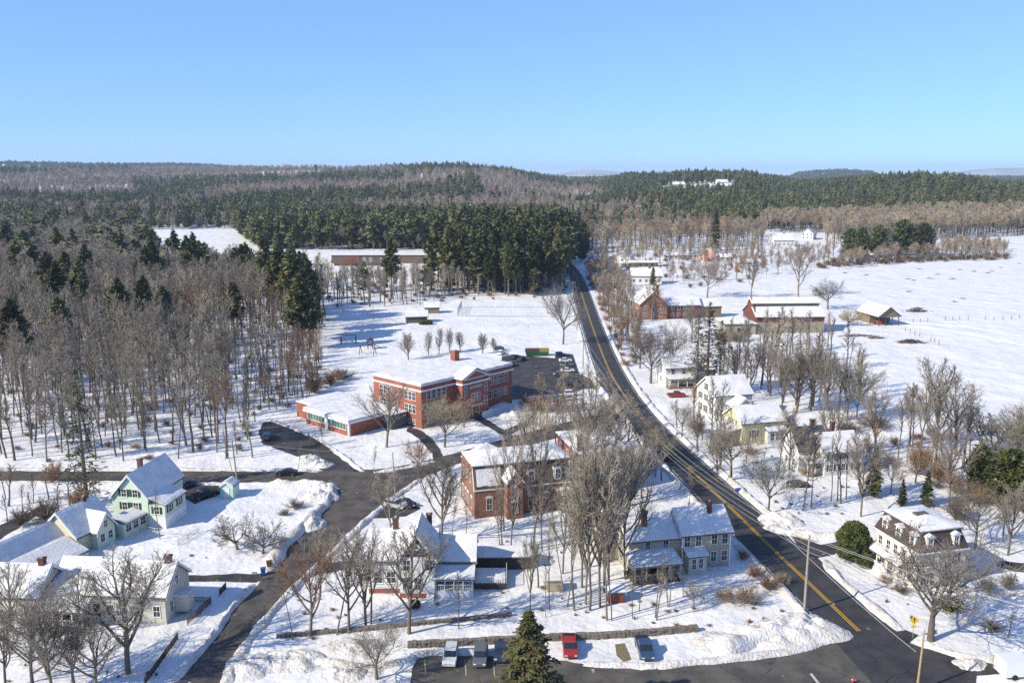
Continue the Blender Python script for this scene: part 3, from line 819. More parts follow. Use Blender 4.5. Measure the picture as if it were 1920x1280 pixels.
windows(h, [(2.6, 0, 1.4), (10.0, 0, 1.4), (12.7, 0, 1.4), (15.4, 0, 1.4)], w=.9, h=1.9, frame=AR, arch=True)
windows(h, [(6.6, -2.0, 3.9), (6.6, -2.0, 1.2)], w=.9, h=1.7, frame=AR, arch=True)
windows(h, [(0, 2.0, 1.3), (0, 4.6, 1.3), (0, 6.4, 1.3), (0, 8.6, 1.3)], w=.75, h=1.7, frame=AR, arch=True, side='left')
windows(h, [(0, 3.0, 5.6), (0, 5.4, 5.6), (0, 7.6, 5.6)], w=.75, h=1.4, frame=AR, arch=False, side='left')
for x in (10.2, 15.0):
    dm = MB().box(x - .75, .25, 5.4, x + .75, 1.8, 7.9).build('dormer', M_WTRIM, h)
    r_ = MB().prof([(x - .95, 7.9), (x + .95, 7.9), (x, 8.5)], 'y', .1, 2.0).build('dormer_roof', M_SLATE, dm); fix_normals(r_.data)
    window(dm, x, .25, 5.7, .8, 1.7)
MB().box(15.4, -1.8, 0, LX, 0, 3.1).build('bay', mat('blue_grey_board', (.22, .24, .36), .7, .2, 1), h)
shed(h, 15.1, -2.1, LX + .2, 0, 3.1, 3.8, 'y1')
gable(h, 2.0, LY, 9.5, LY + 7, 5.2, 7.2, 'y', M_BRICK2, oh=.35)
g_ = MB().prof([(1.2, 8.8), (7.6, 8.8), (4.4, 10.6)], 'y', LY - 2.2, LY - 1.9).build('rear_gable', M_WTRIM, h); fix_normals(g_.data)

# --- brick hall behind it
M_HALL = mat('hall_brick', (.33, .075, .045), .85, .3, .6, kind='brick')
h = house('brick_hall', 1084, 928, 13, 'tall red brick hall behind the bare tree clump right of the brick house', 'building')
MB().box(0, 0, 0, 9.5, 14, 7.6).build('wall', M_HALL, h)
hip(h, 0, 0, 9.5, 14, 7.6, 1.2, .35)
windows(h, [(2, 0, 1.5), (4.8, 0, 1.5), (7.6, 0, 1.5), (2, 0, 4.6), (4.8, 0, 4.6), (7.6, 0, 4.6)], w=1, h=1.8)
windows(h, [(0, y, 1.6) for y in (2.5, 7, 11.5)] + [(0, y, 4.7) for y in (2.5, 7, 11.5)], w=1, h=1.8, side='left')
chimney(h, .5, 1.0, 7, 11.0, .9, M_BRICKC)

# --- tan grey double house
h = house('tan_house', 1278, 1068, 12, 'tan grey two-part clapboard house with front porch beside the main road')
gable(h, 0, 0, 7.6, 7.2, 5.5, 8.1, 'x', W_TAN)
gable(h, -8.2, .6, -.01, 7.4, 5.0, 7.3, 'x', W_TAN)
gable(h, -10.6, 5, -8.2, 12.0, 4.4, 6.6, 'y', W_TAN)
windows(h, [(.7, 0, 3.7), (2.5, 0, 3.7), (5.0, 0, 3.7), (6.7, 0, 3.7), (5.0, 0, 1.0), (6.7, 0, 1.0)], w=.85, h=1.5)
windows(h, [(-5.2, .6, 3.3), (-2.4, .6, 3.3)], w=.8, h=1.3)
windows(h, [(-8.2, 2.4, 3.2), (-8.2, 5.0, 3.2), (-8.2, 3.6, 1.0)], w=.8, h=1.4, side='left')
for y in (2, 5): window(h, 7.6, y, 1.0, .85, 1.5, 'right'); window(h, 7.6, y, 3.7, .85, 1.5, 'right')
for (a, b) in ((0, 0), (7.6, 0), (-8.2, .6)):
    MB().box(a - .09, b - .03, 0, a + .09, b + .12, 5.1 if a < 0 else 5.5).build('corner_board', M_WTRIM, h)
porch(h, -8.6, -1.6, -3.4, .6, .5, 2.7, 3.4, 5, W_TAN, True, skirt=M_WOODD)
MB().box(-8.5, -3.2, .5, -6.4, -3.1, 2.5).box(-5.9, -3.2, .5, -3.8, -3.1, 1.6).build('porch_screen', M_WOODD, h)
MB().box(.3, -1.8, 0, 3.1, 0, 2.7).build('entry', W_OLDW, h); shed(h, 0, -2.1, 3.4, 0, 2.7, 3.3, 'y1')
windows(h, [(1.1, -1.8, .9), (2.2, -1.8, .9)], w=.6, h=1.5)
chimney(h, 5.2, 2.6, 7.0, 9.4, .6); chimney(h, -5.2, 2.4, 5.8, 8.7, .7)

# --- mansard house
h = house('mansard_house', 1717, 1107, 14, 'cream house with dark mansard roof, dormers and side porch at the right')
LX, LY = 7.8, 9.4
MB().box(0, 0, 0, LX, LY, 5.6).build('wall', mat('pale_siding', (.66, .64, .56), .75, .14, .7, kind='clap'), h)
m = MB().add([(-.25, -.25, 5.7), (LX + .25, -.25, 5.7), (LX + .25, LY + .25, 5.7), (-.25, LY + .25, 5.7), (.7, .7, 8.35), (LX - .7, .7, 8.35), (LX - .7, LY - .7, 8.35), (.7, LY - .7, 8.35)],
             [(3, 2, 1, 0), (4, 5, 6, 7), (0, 1, 5, 4), (1, 2, 6, 5), (2, 3, 7, 6), (3, 0, 4, 7)]); mr = m.build('mansard', mat('brown_slate', (.085, .058, .052), .85, .35, 4), h)
MB().box(-.32, -.32, 5.5, LX + .32, LY + .32, 5.69).build('cornice', M_WTRIM, h)
hip(h, .7, .7, LX - .7, LY - .7, 8.36, .9, .25)
MB().box(2.6, 4.2, 9.0, 4.6, 5.2, 9.5).build('roof_hatch', M_SHING, h)
for (x, y, sd) in [(1.7, 0, 'front'), (6.0, 0, 'front'), (0, 1.6, 'left'), (0, 4.6, 'left'), (0, 7.6, 'left')]:
    dm = empty('dormer', (x, y, 5.9), {'front': 0, 'left': -math.pi / 2}[sd]); dm.parent = h
    MB().box(-.6, .02, 0, .6, 1.2, 1.9).build('dormer_wall', M_WTRIM, dm)
    window(dm, 0, .02, .2, .7, 1.4)
    r_ = MB().prof([(-.8, 1.9), (.8, 1.9), (0, 2.4)], 'y', -.2, 1.3).build('dormer_roof', M_SNOW, dm); fix_normals(r_.data)
windows(h, [(x, 0, z) for x in (1.6, 5.9) for z in (.9, 3.5)], w=.85, h=1.5, shut=M_SHUT)
windows(h, [(0, y, 3.5) for y in (1.2, 3.0, 4.8, 6.4, 8.2)], w=.75, h=1.4, side='left')
windows(h, [(0, y, .9) for y in (1.5, 3.3, 7.6)], w=.8, h=1.5, side='left')
MB().box(-1.7, 2.0, 0, 0, 9.2, .7).build('porch_floor', M_WTRIM, h)
shed(h, -1.9, 1.8, 0, 9.4, 2.9, 3.4, 'x1', name='porch_roof', snow=.12)
for y in (2.1, 4.4, 6.7, 9.0): MB().box(-1.65, y - .08, .7, -1.5, y + .08, 2.95).build('porch_post', M_WTRIM, h)
MB().box(-1.68, 4.4, .7, -1.6, 9.0, 1.6).build('railing', M_WTRIM, h)
door(h, 0, 5.6, .7, 'left')
MB().box(5.2, -1.3, 0, 7.0, 0, .8).build('steps', M_CONC, h)

# --- yellow house
h = house('yellow_house', 1390, 835, 14, 'bright yellow gabled house with front porch and bay window')
gable(h, 0, 0, 10.2, 8.4, 4.9, 7.6, 'x', W_YEL)
windows(h, [(2.9, 0, 1.7)], w=1.1, h=1.6, shut=M_SHUT)
MB().box(5.6, -1.2, 0, 9.8, 0, 2.9).build('bay', M_WTRIM, h); shed(h, 5.3, -1.6, 10.2, 0, 2.9, 3.7, 'y1')
windows(h, [(6.6, -1.2, 1.1), (7.9, -1.2, 1.1), (9.1, -1.2, 1.1)], w=.9, h=1.4)
windows(h, [(0, 2.6, 3.4), (0, 4.2, 3.4), (0, 5.8, 3.4)], w=.8, h=1.5, side='left')
MB().box(-3.2, .4, 0, 0, 8, .5).build('porch_floor', M_WOOD, h)
shed(h, -3.6, .2, 0, 8.2, 2.8, 3.6, 'x1', name='porch_roof')
for y in (.6, 3, 5.4, 7.8): MB().box(-3.15, y - .08, .5, -3.0, y + .08, 2.8).build('porch_post', mat('red_porch_post', (.35, .10, .07), .8, .2, 2), h)
MB().box(10.2, 2, 0, 14.0, 7.5, 2.6).build('side_wing', W_YEL, h); shed(h, 10.2, 1.7, 14.2, 7.7, 2.6, 3.7, 'x0')
door(h, 12, 2, .2); chimney(h, 4.4, 4.2, 7.0, 8.5, .5, M_METAL)
h = house('tan_garage', 1494, 822, 12, 'small tan garage beside the yellow house', 'garage')
gable(h, 0, 0, 5.4, 6, 2.6, 4.2, 'x', mat('tan_board', (.33, .27, .17), .8, .15, 1, kind='plank'), oh=.3)
door(h, 2.7, 0, 0.02, m=M_WOODD, w=2.6, h=2.1)

# --- tall white house behind
h = house('tall_white_house', 1340, 790, 14, 'tall white gabled house just behind the yellow house')
gable(h, 0, 0, 9.5, 10, 6.2, 9.6, 'x', W_WHITE)
windows(h, [(0, y, z) for y in (2.2, 5.0, 7.8) for z in (1.2, 3.9)] + [(0, 5.0, 6.6)], w=.85, h=1.5, side='left', shut=M_SHUT)
windows(h, [(x, 0, z) for x in (1.6, 4.6) for z in (1.2, 3.9)], w=.85, h=1.5)
gable(h, 3, -4, 8, 0, 4.2, 6.2, 'y', W_WHITE); windows(h, [(4.4, -4, 1.1), (6.5, -4, 1.1)], w=.85, h=1.5)

# --- white house with bare dark roof patch
h = house('white_house', 1545, 893, 14, 'white house whose rear roof has shed its snow to bare grey shingles')
gable(h, 0, 0, 8.2, 7.6, 4.7, 7.4, 'x', W_WHITE)
gable(h, -3.6, 3.4, 3.0, 9.6, 4.6, 8.2, 'x', W_WHITE, snow=0)
windows(h, [(x, 0, z) for x in (1.4, 4.1, 6.8) for z in (1.0, 3.1)], w=.85, h=1.3, shut=M_SHUT)
windows(h, [(0, 1.8, 1.0), (-3.6, 5, 1.0), (-3.6, 7.6, 1.0)], w=.8, h=1.3, side='left')
porch(h, -3.4, 0, .4, 3.4, .5, 2.5, 3.3, 3, M_WTRIM, True)
chimney(h, 1.6, 7.6, 6.6, 9.3, .7); chimney(h, 5.6, 6.6, 5.0, 8.8, .7)
# --- farmhouse further back
h = house('white_farmhouse', 1248, 726, 12, 'white farmhouse with small porch behind the broad tree by the road')
gable(h, 0, 0, 8.6, 7, 5.3, 7.7, 'x', W_WHITE)
gable(h, 8.6, 1, 15, 7, 4.2, 6.2, 'x', W_WHITE)
windows(h, [(x, 0, z) for x in (2.0, 5.2) for z in (1.0, 3.6)], w=.95, h=1.4)
windows(h, [(0, 3.5, 1), (0, 3.5, 3.6)], w=.9, h=1.4, side='left')
porch(h, 0, 8, -2.4, 0, .5, 2.6, 3.3, 4, M_WTRIM, False)
# --- red colonial and wings
h = house('red_colonial', 1199, 600, 9, 'old red brick gabled house with a long red wing behind the roadside brush')
gable(h, 0, 0, 11.4, 12, 6.4, 11.4, 'y', mat('old_brick', (.38, .16, .09), .85, .3, .6, kind='brick'), rm=M_WOODD)
windows(h, [(x, 0, z) for x in (2.4, 5.7, 9.0) for z in (1.2, 4.0)] + [(5.7, 0, 7.4)], w=1, h=1.5)
windows(h, [(0, y, z) for y in (3, 9) for z in (1.2, 4.0)], w=1, h=1.5, side='left')
chimney(h, 8.6, 5, 9, 13.2, 1.0)
gable(h, 11.4, 1, 25.5, 8, 5.4, 8.2, 'x', W_RED)
gable(h, 25.5, 2, 35, 8, 4.6, 7.0, 'x', M_WOOD)
windows(h, [(x, 1, z) for x in (14, 16.6, 19.2, 21.8) for z in (1.0, 3.5)], w=1.1, h=1.4)
# --- barn
h = house('red_barn', 1416, 625, 3, 'long red barn with monitor roof and stone lower wall by the snowy field', 'barn')
MB().box(0, 0, 0, 25.5, 15, 4.2).build('stone_wall', mat('tan_rubble', (.36, .32, .23), .9, scale=.9, col2=(.20, .17, .12), bump=.1, bscale=2), h)
MB().box(-.02, -.04, 4.2, 25.52, 15.02, 5.9).build('wall', W_RED, h)
g_ = MB().prof([(0, 5.9), (15, 5.9), (7.5, 12.6)], 'x', .1, .4).build('gable_wall', W_RED, h); fix_normals(g_.data)
shed(h, -.4, -.6, 25.9, 4.9, 5.9, 8.9, 'y1', name='lower_roof'); shed(h, -.4, 10.1, 25.9, 15.6, 5.9, 8.9, 'y0', name='lower_roof')
MB().box(.3, 5, 8, 25.2, 10, 10.4).build('clerestory', M_STONE, h)
gable(h, .3, 5, 25.2, 10, 10.4, 11.9, 'x', W_RED, z0=10.3, wall='clerestory_wall', oh=.5)
wn = MB()
for i in range(10): window(h, 1.6 + i * 2.45, -.04, 4.5, .7, .6, frame=M_WOODD)
MB().box(-12.0, -2.2, 0, -.6, 7, 3.8).build('milk_house', mat('tan_block', (.38, .35, .28), .9, .2, 1), h)
hip(h, -12.0, -2.2, -.6, 7, 3.8, 2.2, .5)
windows(h, [(-9.8, -2.2, 1.1), (-6.8, -2.2, 1.1), (-3.6, -2.2, 1.1)], w=1, h=1.3, frame=M_WOODD)
# --- open timber barn
h = house('open_barn', 1647, 611, 10, 'small open-fronted grey timber barn at the edge of the field', 'barn')
g_ = MB().prof([(0, 3.2), (8.6, 3.2), (8.6, 3.8), (4.3, 7.0), (0, 3.8)], 'y', 0, .3).build('gable_wall', M_WOOD, h); fix_normals(g_.data)
gable(h, 0, 6, 8.6, 15, 3.8, 7.0, 'y', M_WOOD, snow=0, oh=.3)
ro = MB().prof([(-.7, 3.3), (4.3, 7.02), (9.3, 3.3), (9.3, 3.5), (4.3, 7.25), (-.7, 3.5)], 'y', -.6, 15.6).build('roof', M_WOODD, h); fix_normals(ro.data)
s = MB(); snow_patch(s, (-.6, -.5, 3.5), (4.3, -.5, 7.25), (4.3, 15.4, 7.25), (-.6, 15.4, 3.5)); snow_patch(s, (4.3, -.5, 7.25), (9.2, -.5, 3.5), (9.2, 15.4, 3.5), (4.3, 15.4, 7.25)); s.build('snow_cover', M_SNOW, ro)
for x in (.15, 2.9, 5.7, 8.45): MB().box(x - .14, 0.05, 0, x + .14, .3, 3.3).build('post', M_WOODD, h)
for y in (3, 6): MB().box(.01, y, 0, .3, y + .25, 3.8).build('post', M_WOODD, h)
MB().box(1, 2, 0, 3, 5, 1.6).build('stored_bales', mat('red_tarp', (.35, .08, .06), .8, .3, 1), h)

# --- school
RS = 48
h = house('school', 791, 804, RS, 'large two storey red brick school with flat snowy roof and pedimented entrance', 'school')
LX, LY, HH = 31.0, 17.0, 10.2
MB().box(0, 0, 0, LX, LY, HH).build('wall', M_BRICK, h)
MB().box(10.6, -2.6, 0, 19.6, 0, HH).build('entrance_bay', M_BRICK, h)
def cornice(x0, y0, x1, y1, z): 
    o = MB().box(x0 - .3, y0 - .3, z, x1 + .3, y1 + .3, z + .35).build('cornice', M_WTRIM, h); return o
MB().box(-.3, -.3, 8.7, LX + .3, LY + .3, 9.05).build('cornice', M_WTRIM, h)
MB().box(10.3, -2.9, 8.7, 19.9, -.3, 9.05).build('cornice', M_WTRIM, h)
MB().box(-.15, -.15, HH - .2, LX + .15, LY + .15, HH + .12).build('parapet', M_WTRIM, h)
pf = MB().prof([(10.4, 9.9), (19.8, 9.9), (15.1, 12.0)], 'y', -2.95, -2.6).build('pediment', M_WTRIM, h); fix_normals(pf.data)
g_ = MB().prof([(11.6, 10.1), (18.6, 10.1), (15.1, 11.6)], 'y', -3.0, -2.95).build('tympanum', M_BRICK, pf); fix_normals(g_.data)
rr = MB().prof([(10.2, 9.95), (15.1, 12.1), (20, 9.95), (20, 10.1), (15.1, 12.3), (10.2, 10.1)], 'y', -3.1, 1.0).build('entrance_roof', M_SHING, h); fix_normals(rr.data)
s = MB(); snow_patch(s, (10.2, -3.05, 10.1), (15.1, -3.05, 12.3), (15.1, 1, 12.3), (10.2, 1, 10.1), .12); snow_patch(s, (15.1, -3.05, 12.3), (20, -3.05, 10.1), (20, 1, 10.1), (15.1, 1, 12.3), .12); s.build('snow_cover', M_SNOW, rr)
rf = MB().box(.2, .2, HH + .1, LX - .2, LY - .2, HH + .16).build('roof', M_SHING, h)
s = MB(); snow_patch(s, (0, 0, HH + .16), (LX, 0, HH + .16), (LX, LY, HH + .16), (0, LY, HH + .16), .3, 24, 14, .1); s.build('snow_cover', M_SNOW, rf)
chimney(h, 23, 12.5, HH, HH + 3.0, 1.6, M_BRICK)
for (c0, c1) in ((1.6, 7.8), (22.0, 29.2)):
    for z in (1.4, 4.0, 7.0) if c0 < 10 else (3.2, 6.6):
        for i in range(4): window(h, c0 + .7 + i * (c1 - c0 - 1.4) / 3, 0, z - .3, 1.15, 1.9, bars=1)
for x in (11.6, 18.6): window(h, x, -2.6, 6.2, .8, 1.9); window(h, x, -2.6, 2.8, .8, 1.9)
for x in (14.1, 15.1, 16.1): window(h, x, -2.6, 4.4, .75, 1.8)
MB().box(13.0, -2.66, 7.4, 17.2, -2.6, 8.1).build('name_panel', M_CONC, h)
door(h, 15.1, -2.6, .6, m=M_WOODD, w=2.2, h=2.4); MB().box(13.2, -3.1, 3.1, 17.0, -2.6, 3.4).build('door_lintel', M_WTRIM, h)
for (c0, c1) in ((2.0, 5.6), (10.6, 14.6)):
    for z in (3.7, 6.8):
        for i in range(3): window(h, 0, c0 + .5 + i * (c1 - c0 - 1) / 2, z - .4, 1.1, 1.8, 'left')
for y in (2.5, 4.4): window(h, 0, y, .8, .9, .9, 'left')
for z in (5.4, 8.0): window(h, 0, 8.2, z - 1.2, .4, 1.0, 'left')
h2 = house('entrance_steps', 930, 773, RS, 'snow covered ramp with white side walls in front of the school entrance', 'ramp')
MB().box(-5, -.2, 0, 5.5, 0, 1.2).box(5.3, 0, 0, 5.5, 3, 1.2).build('side_wall', M_WTRIM, h2)
s = MB(); snow_patch(s, (-4.9, 0, .2), (5.2, 0, .8), (5.2, 3, .8), (-4.9, 3, .2), .3); s.build('snow_cover', M_SNOW, h2)
# --- annex
h = house('school_annex', 655, 818, RS, 'low flat-roofed brick annex with ribbon windows joined to the school', 'school wing')
MB().box(0, 0, 0, 14.4, 16.4, 1.1).build('base_wall', M_BRICK, h)
MB().box(.02, .02, 1.1, 14.4, 16.38, 2.9).build('wall', M_BRICK, h)
MB().box(-.5, -.4, 2.9, 14.5, 16.8, 3.5).build('fascia', M_WTRIM, h)
GR = mat('ribbon_glass', (.10, .20, .16), .15, .5, .8, spec=.6)
for (a, b) in ((1.0, 7.6), (9.0, 15.6)):
    w_ = MB().box(-.06, a, 1.15, 0, b, 2.85).build('ribbon_window', M_WTRIM, h)
    for i in range(6):
        y = a + .12 + i * (b - a - .12) / 6; MB().box(-.08, y, 1.3, -.06, y + (b - a) / 6 - .15, 2.75).build('pane', GR, w_)
MB().box(-.12, 7.8, 0, -.0, 8.8, 2.88).box(-.15, -.1, 0, .3, .3, 2.9).build('pier', M_WTRIM, h)
MB().box(9.5, -3.2, 0, 14.3, 0, 3.2).build('rear_link', mat('dark_panel', (.10, .11, .12), .7, .2, 1), h)
rf = MB().box(-.4, -.3, 3.5, 14.4, 16.7, 3.6).box(9.3, -3.4, 3.2, 14.4, -.41, 3.45).build('roof', M_SHING, h)
s = MB(); snow_patch(s, (-.45, -.35, 3.6), (14.4, -.35, 3.6), (14.4, 16.7, 3.6), (-.45, 16.7, 3.6), .3, 16, 16, .12)
snow_patch(s, (9.3, -3.4, 3.45), (14.4, -3.4, 3.45), (14.4, -.35, 3.45), (9.3, -.35, 3.45), .3)
snow_patch(s, (1.9, 16.85, 3.6), (14.5, 16.85, 3.6), (14.5, 23.1, 3.6), (1.9, 23.1, 3.6), .3); s.build('snow_cover', M_SNOW, rf)
MB().box(2.0, 16.81, 0, 14.4, 23, 3.6).build('rear_wing', M_BRICK, h)

# --- ball field sheds and fences
h = house('dugout', 762, 606, 10, 'small grey-green dugout shed with snow roof on the playing field', 'shed')
gable(h, 0, 0, 8.2, 6, 2.6, 4.4, 'x', M_SHING, oh=.5)
h = house('dugout', 797, 588, 8, 'brown shed behind the larger dugout on the playing field', 'shed')
gable(h, 0, 0, 6, 5, 2.6, 4.2, 'x', M_WOOD, oh=.4)
fence('chain_link_fence', [(858, 593), (940, 594), (1034, 594), (1026, 577), (940, 576), (866, 576), (858, 593)], 3.4, 'tall pale chain link fence round the court on the playing field', mat('pale_mesh', (.55, .60, .62), .6, .1, 2), 3.5, 4, False, mesh=True)
fence('chain_link_fence', [(906, 613), (1018, 611)], 1.1, 'low fence across the field below the backstop', M_METAL, 5, 2, False)
fence('rail_fence', [(690, 590), (742, 604)], 1.2, 'low white fence by the dugout shed', M_METAL, 2.5, 2, False)
# playground frames
def swing(px, py, rot, label):
    h = house('climbing_frame', px, py, rot, label, 'playground frame')
    for x in (0, 5):
        for s_ in (-1, 1): MB().tube((x, s_ * 1.2, 0), (x, 0, 3.0), .12, .12, 6).build('leg', M_WOODD, h)
    MB().tube((0, 0, 3.0), (5, 0, 3.0), .12, .12, 6).build('beam', M_WOODD, h)
    for x in (1.3, 3.5):
        MB().tube((x, 0, 2.7), (x, 0, .6), .02, .02, 4).tube((x + .5, 0, 2.7), (x + .5, 0, .6), .02, .02, 4).box(x, -.12, .55, x + .5, .12, .6).build('swing_seat', M_BLACK, h)
swing(640, 645, 20, 'dark swing frame in the blue pine shadow')
swing(676, 664, -15, 'second dark frame nearer the school on the playground')
h = house('play_tower', 690, 655, 15, 'dark wooden play tower with slide on the shaded playground', 'playground frame')
for x in (0, 1.6):
    for y in (0, 1.6): MB().box(x, y, 0, x + .15, y + .15, 3).build('post', M_WOODD, h)
MB().box(0, 0, 1.4, 1.75, 1.75, 1.5).build('platform', M_WOODD, h)
MB().prof([(-.3, 3), (2.05, 3), (.87, 3.9)], 'y', -.2, 1.95).build('tower_roof', M_WOODD, h)
MB().prof([(1.75, 1.5), (4.4, .1), (4.4, .25), (1.75, 1.65)], 'y', .4, 1.2).build('slide', M_BLACK, h)

# --- sheds in the yards
h = house('wood_bin', 1026, 1110, 2, 'square weathered wooden bin standing in the snow', 'bin')
MB().box(0, 0, 0, 2.1, 1.6, 1.5).build('box', mat('tan_plywood', (.42, .36, .24), .8, .2, 1), h); MB().box(-.08, -.08, 1.5, 2.18, 1.68, 1.62).build('lid', M_WOOD, h)
s = MB(); snow_patch(s, (-.05, .2, 1.62), (2.1, .2, 1.62), (2.1, 1.6, 1.62), (-.05, 1.6, 1.62), .1); s.build('snow_cover', M_SNOW, h)
h = house('tool_shed', 1141, 1131, 5, 'small reddish shed under the bare trees', 'shed')
gable(h, 0, 0, 2.2, 2.0, 1.5, 2.1, 'x', W_RED, oh=.15, snow=.08)

# --- far houses
def far_house(px, py, rot, w, d, e, r, m, label, ax='x', extra=None, z=0, name='far_house', cat='house'):
    c = G(px, py); c.z = float(terrain(c.x, c.y)) 
    h = empty(name, c, R(rot), label, cat)
    gable(h, 0, 0, w, d, e, r, ax, m, oh=.5, snow=.3)
    n_ = max(2, int(w / 3.2))
    windows(h, [((i + .5) * w / n_, 0, 1.1) for i in range(n_)], w=1.1, h=1.4, frame=M_WTRIM)
    windows(h, [(0, d * .3, 1.1), (0, d * .7, 1.1)], w=1.1, h=1.4, side='left')
    if e > 4.5: windows(h, [((i + .5) * w / n_, 0, 3.8) for i in range(n_)], w=1.1, h=1.4, frame=M_WTRIM)
    chimney(h, w * .6, d * .5, r - .6, r + 1.2, .8)
    return h
far_house(1450, 462, 5, 17, 11, 4.8, 9.5, W_WHITE, 'white cape house with pale green front near the far tree line')
far_house(1502, 449, -30, 10, 14, 5, 9.5, W_WHITE, 'white gabled house next to the white cape near the far trees', 'y')
far_house(1310, 489, -25, 12, 14, 4.2, 8.0, W_PINK, 'salmon pink house in the middle distance', 'y')
far_house(1336, 490, -5, 12, 8, 2.6, 4.4, W_OLDW, 'low shed beside the salmon pink house')
far_house(1150, 492, -18, 11, 14, 4.0, 7.0, W_WHITE, 'white house right of the road beyond the brush', 'y')
far_house(1183, 532, -6, 16, 10, 4.2, 7.6, W_WHITE, 'white house with wide snow roof behind the red gabled house')
far_house(1180, 500, 4, 18, 6, 2.4, 3.4, M_WOODD, 'long low dark shed between the two white houses', name='far_shed', cat='shed')
far_house(1245, 487, 5, 26, 9, 2.8, 4.4, W_OLDW, 'long low white-roofed building left of the pink house')
far_house(1380, 500, 0, 10, 7, 2.6, 4.4, W_OLDW, 'small pale shed right of the pink house', name='far_shed', cat='shed')
for (px, D, w_, m_, lb) in [(1258, 1700, 30, W_TAN, 'grey roofed house on the far hill clearing'), (1338, 1690, 34, W_WHITE, 'long white house on the far hill clearing'), (1232, 1640, 16, W_WHITE, 'small white house left on the far hill clearing'), (1352, 1600, 18, W_OLDW, 'pale house right of the long one on the far hill')]:
    x = (px - 960) / F * D; z = float(terrain(x, D))
    hh = empty('hill_house', (x, D, z + .5), R(5), lb, 'house')
    gable(hh, 0, 0, w_ * .75, 10, 4.5, 9, 'x', m_, z0=-6, oh=.8, snow=.3)
    windows(hh, [((i + .5) * w_ * .75 / 5, 0, 1.2) for i in range(5)], w=1.4, h=1.9)
# long industrial building beyond the bare trees
c = G(622, 494); h = empty('long_building', c, R(1), 'long low brown building with snowy roof behind the bare trees left of the pines', 'building')
MB().box(0, 0, 0, 96, 14, 5.4).build('wall', mat('brown_panel', (.16, .115, .095), .85, .3, .1), h)
rf = MB().box(-.5, -.6, 5.4, 96.5, 14.6, 5.8).build('roof', M_WTRIM, h)
s = MB(); snow_patch(s, (-.4, -.5, 5.8), (96.4, -.5, 5.8), (96.4, 14.5, 5.8), (-.4, 14.5, 5.8), .4, 30, 8, .1); s.build('snow_cover', M_SNOW, rf)
MB().box(9, -.2, .2, 18, 0, 5.0).build('panel', mat('rust_panel', (.22, .09, .06), .85, .3, .3), h)
for x in (20, 24, 31, 36, 42, 60, 75): MB().box(x, -.1, 1.0, x + 2.2, 0, 4).build('door', M_METAL, h)
MB().box(4, -14, 0, 40, -11, 1.6).build('low_wall', mat('brown_hedge', (.14, .08, .05), .9, .4, .8), h)
MB().box(-22, 1, 0, -.5, 22, 2.4).build('snowy_lot', M_SNOW, h)

# --- stone retaining walls
def stone_wall(pts, hgt, label, th=.6, cap=True, seed=1):
    P3 = resample([G(*p) for p in pts], .55); root = empty('stone_wall', P3[0], 0, label, 'wall'); o = P3[0]; mb = MB(); rg = random.Random(seed); sn = MB()
    for a, b in zip(P3[:-1], P3[1:]):
        z = 0
        while z < hgt - .05:
            hh_ = rg.uniform(.22, .38); t = (b - a).normalized(); nn = Vector((-t.y, t.x, 0)); f_ = rg.uniform(-.08, .08)
            A = a - o + nn * (-th / 2 + f_) + t * .02; B = b - o + nn * (-th / 2 + f_) - t * .02; A2 = a - o + nn * th / 2; B2 = b - o + nn * th / 2
            zz = min(z + hh_, hgt + rg.uniform(-.05, .06))
            mb.add([(A.x, A.y, z + .02), (B.x, B.y, z + .02), (B2.x, B2.y, z + .02), (A2.x, A2.y, z + .02), (A.x, A.y, zz), (B.x, B.y, zz), (B2.x, B2.y, zz), (A2.x, A2.y, zz)], [(0, 3, 2, 1), (4, 5, 6, 7), (0, 1, 5, 4), (1, 2, 6, 5), (2, 3, 7, 6), (3, 0, 4, 7)])
            z += hh_
    mb.build('stones', M_STONE, root)
    return root
stone_wall([(764, 1213), (860, 1209), (960, 1203), (1040, 1199), (1130, 1196), (1220, 1190), (1308, 1182)], .8, 'long stone retaining wall behind the parked cars')
stone_wall([(518, 1195), (600, 1188), (700, 1180), (790, 1170), (880, 1162), (960, 1154)], .5, 'low dark stone wall below the white gabled house', .5)
stone_wall([(1255, 1180), (1300, 1178)], .6, 'end of the stone wall near the snow banks', .5) if False else None
fence('board_fence', [(578, 822), (600, 836), (618, 848)], .9, 'dark board fence below the annex windows', M_WOODD, 2, 2, True)

# ------------------------------------------------------------------ vehicles
def car_paint(name, c): return mat('paint_' + name, c, .3, .06, 1, spec=.6)
M_RIM = mat('alloy', (.35, .35, .37), .4, .1, 2, metal=.7)
M_LAMP = mat('headlamp_glass', (.75, .77, .8), .2, .1, 2, spec=.6)
M_TAIL = mat('tail_lamp', (.35, .02, .02), .3, .1, 2, spec=.6)
M_CARG = mat('car_glass', (.02, .025, .03), .08, .1, 2, spec=.7)
def loft(mb, prof, W, inset=.10, zsh=.02):
    """side profile (x,z) lofted across the car with rounded shoulders"""
    n = len(prof); cx = sum(p[0] for p in prof) / n; cz = sum(p[1] for p in prof) / n
    st = [(-W / 2, .94), (-W / 2 + inset, 1.0), (W / 2 - inset, 1.0), (W / 2, .94)]
    vs = []
    for y, s in st:
        for x, z in prof: vs.append((cx + (x - cx) * s, y, cz + (z - cz) * s))
    fs = [tuple(range(n)), tuple(range(4 * n - 1, 3 * n - 1, -1))]
    for k in range(3):
        for i in range(n):
            j = (i + 1) % n; fs.append((k * n + i, (k + 1) * n + i, (k + 1) * n + j, k * n + j))
    mb.add(vs, fs); return mb
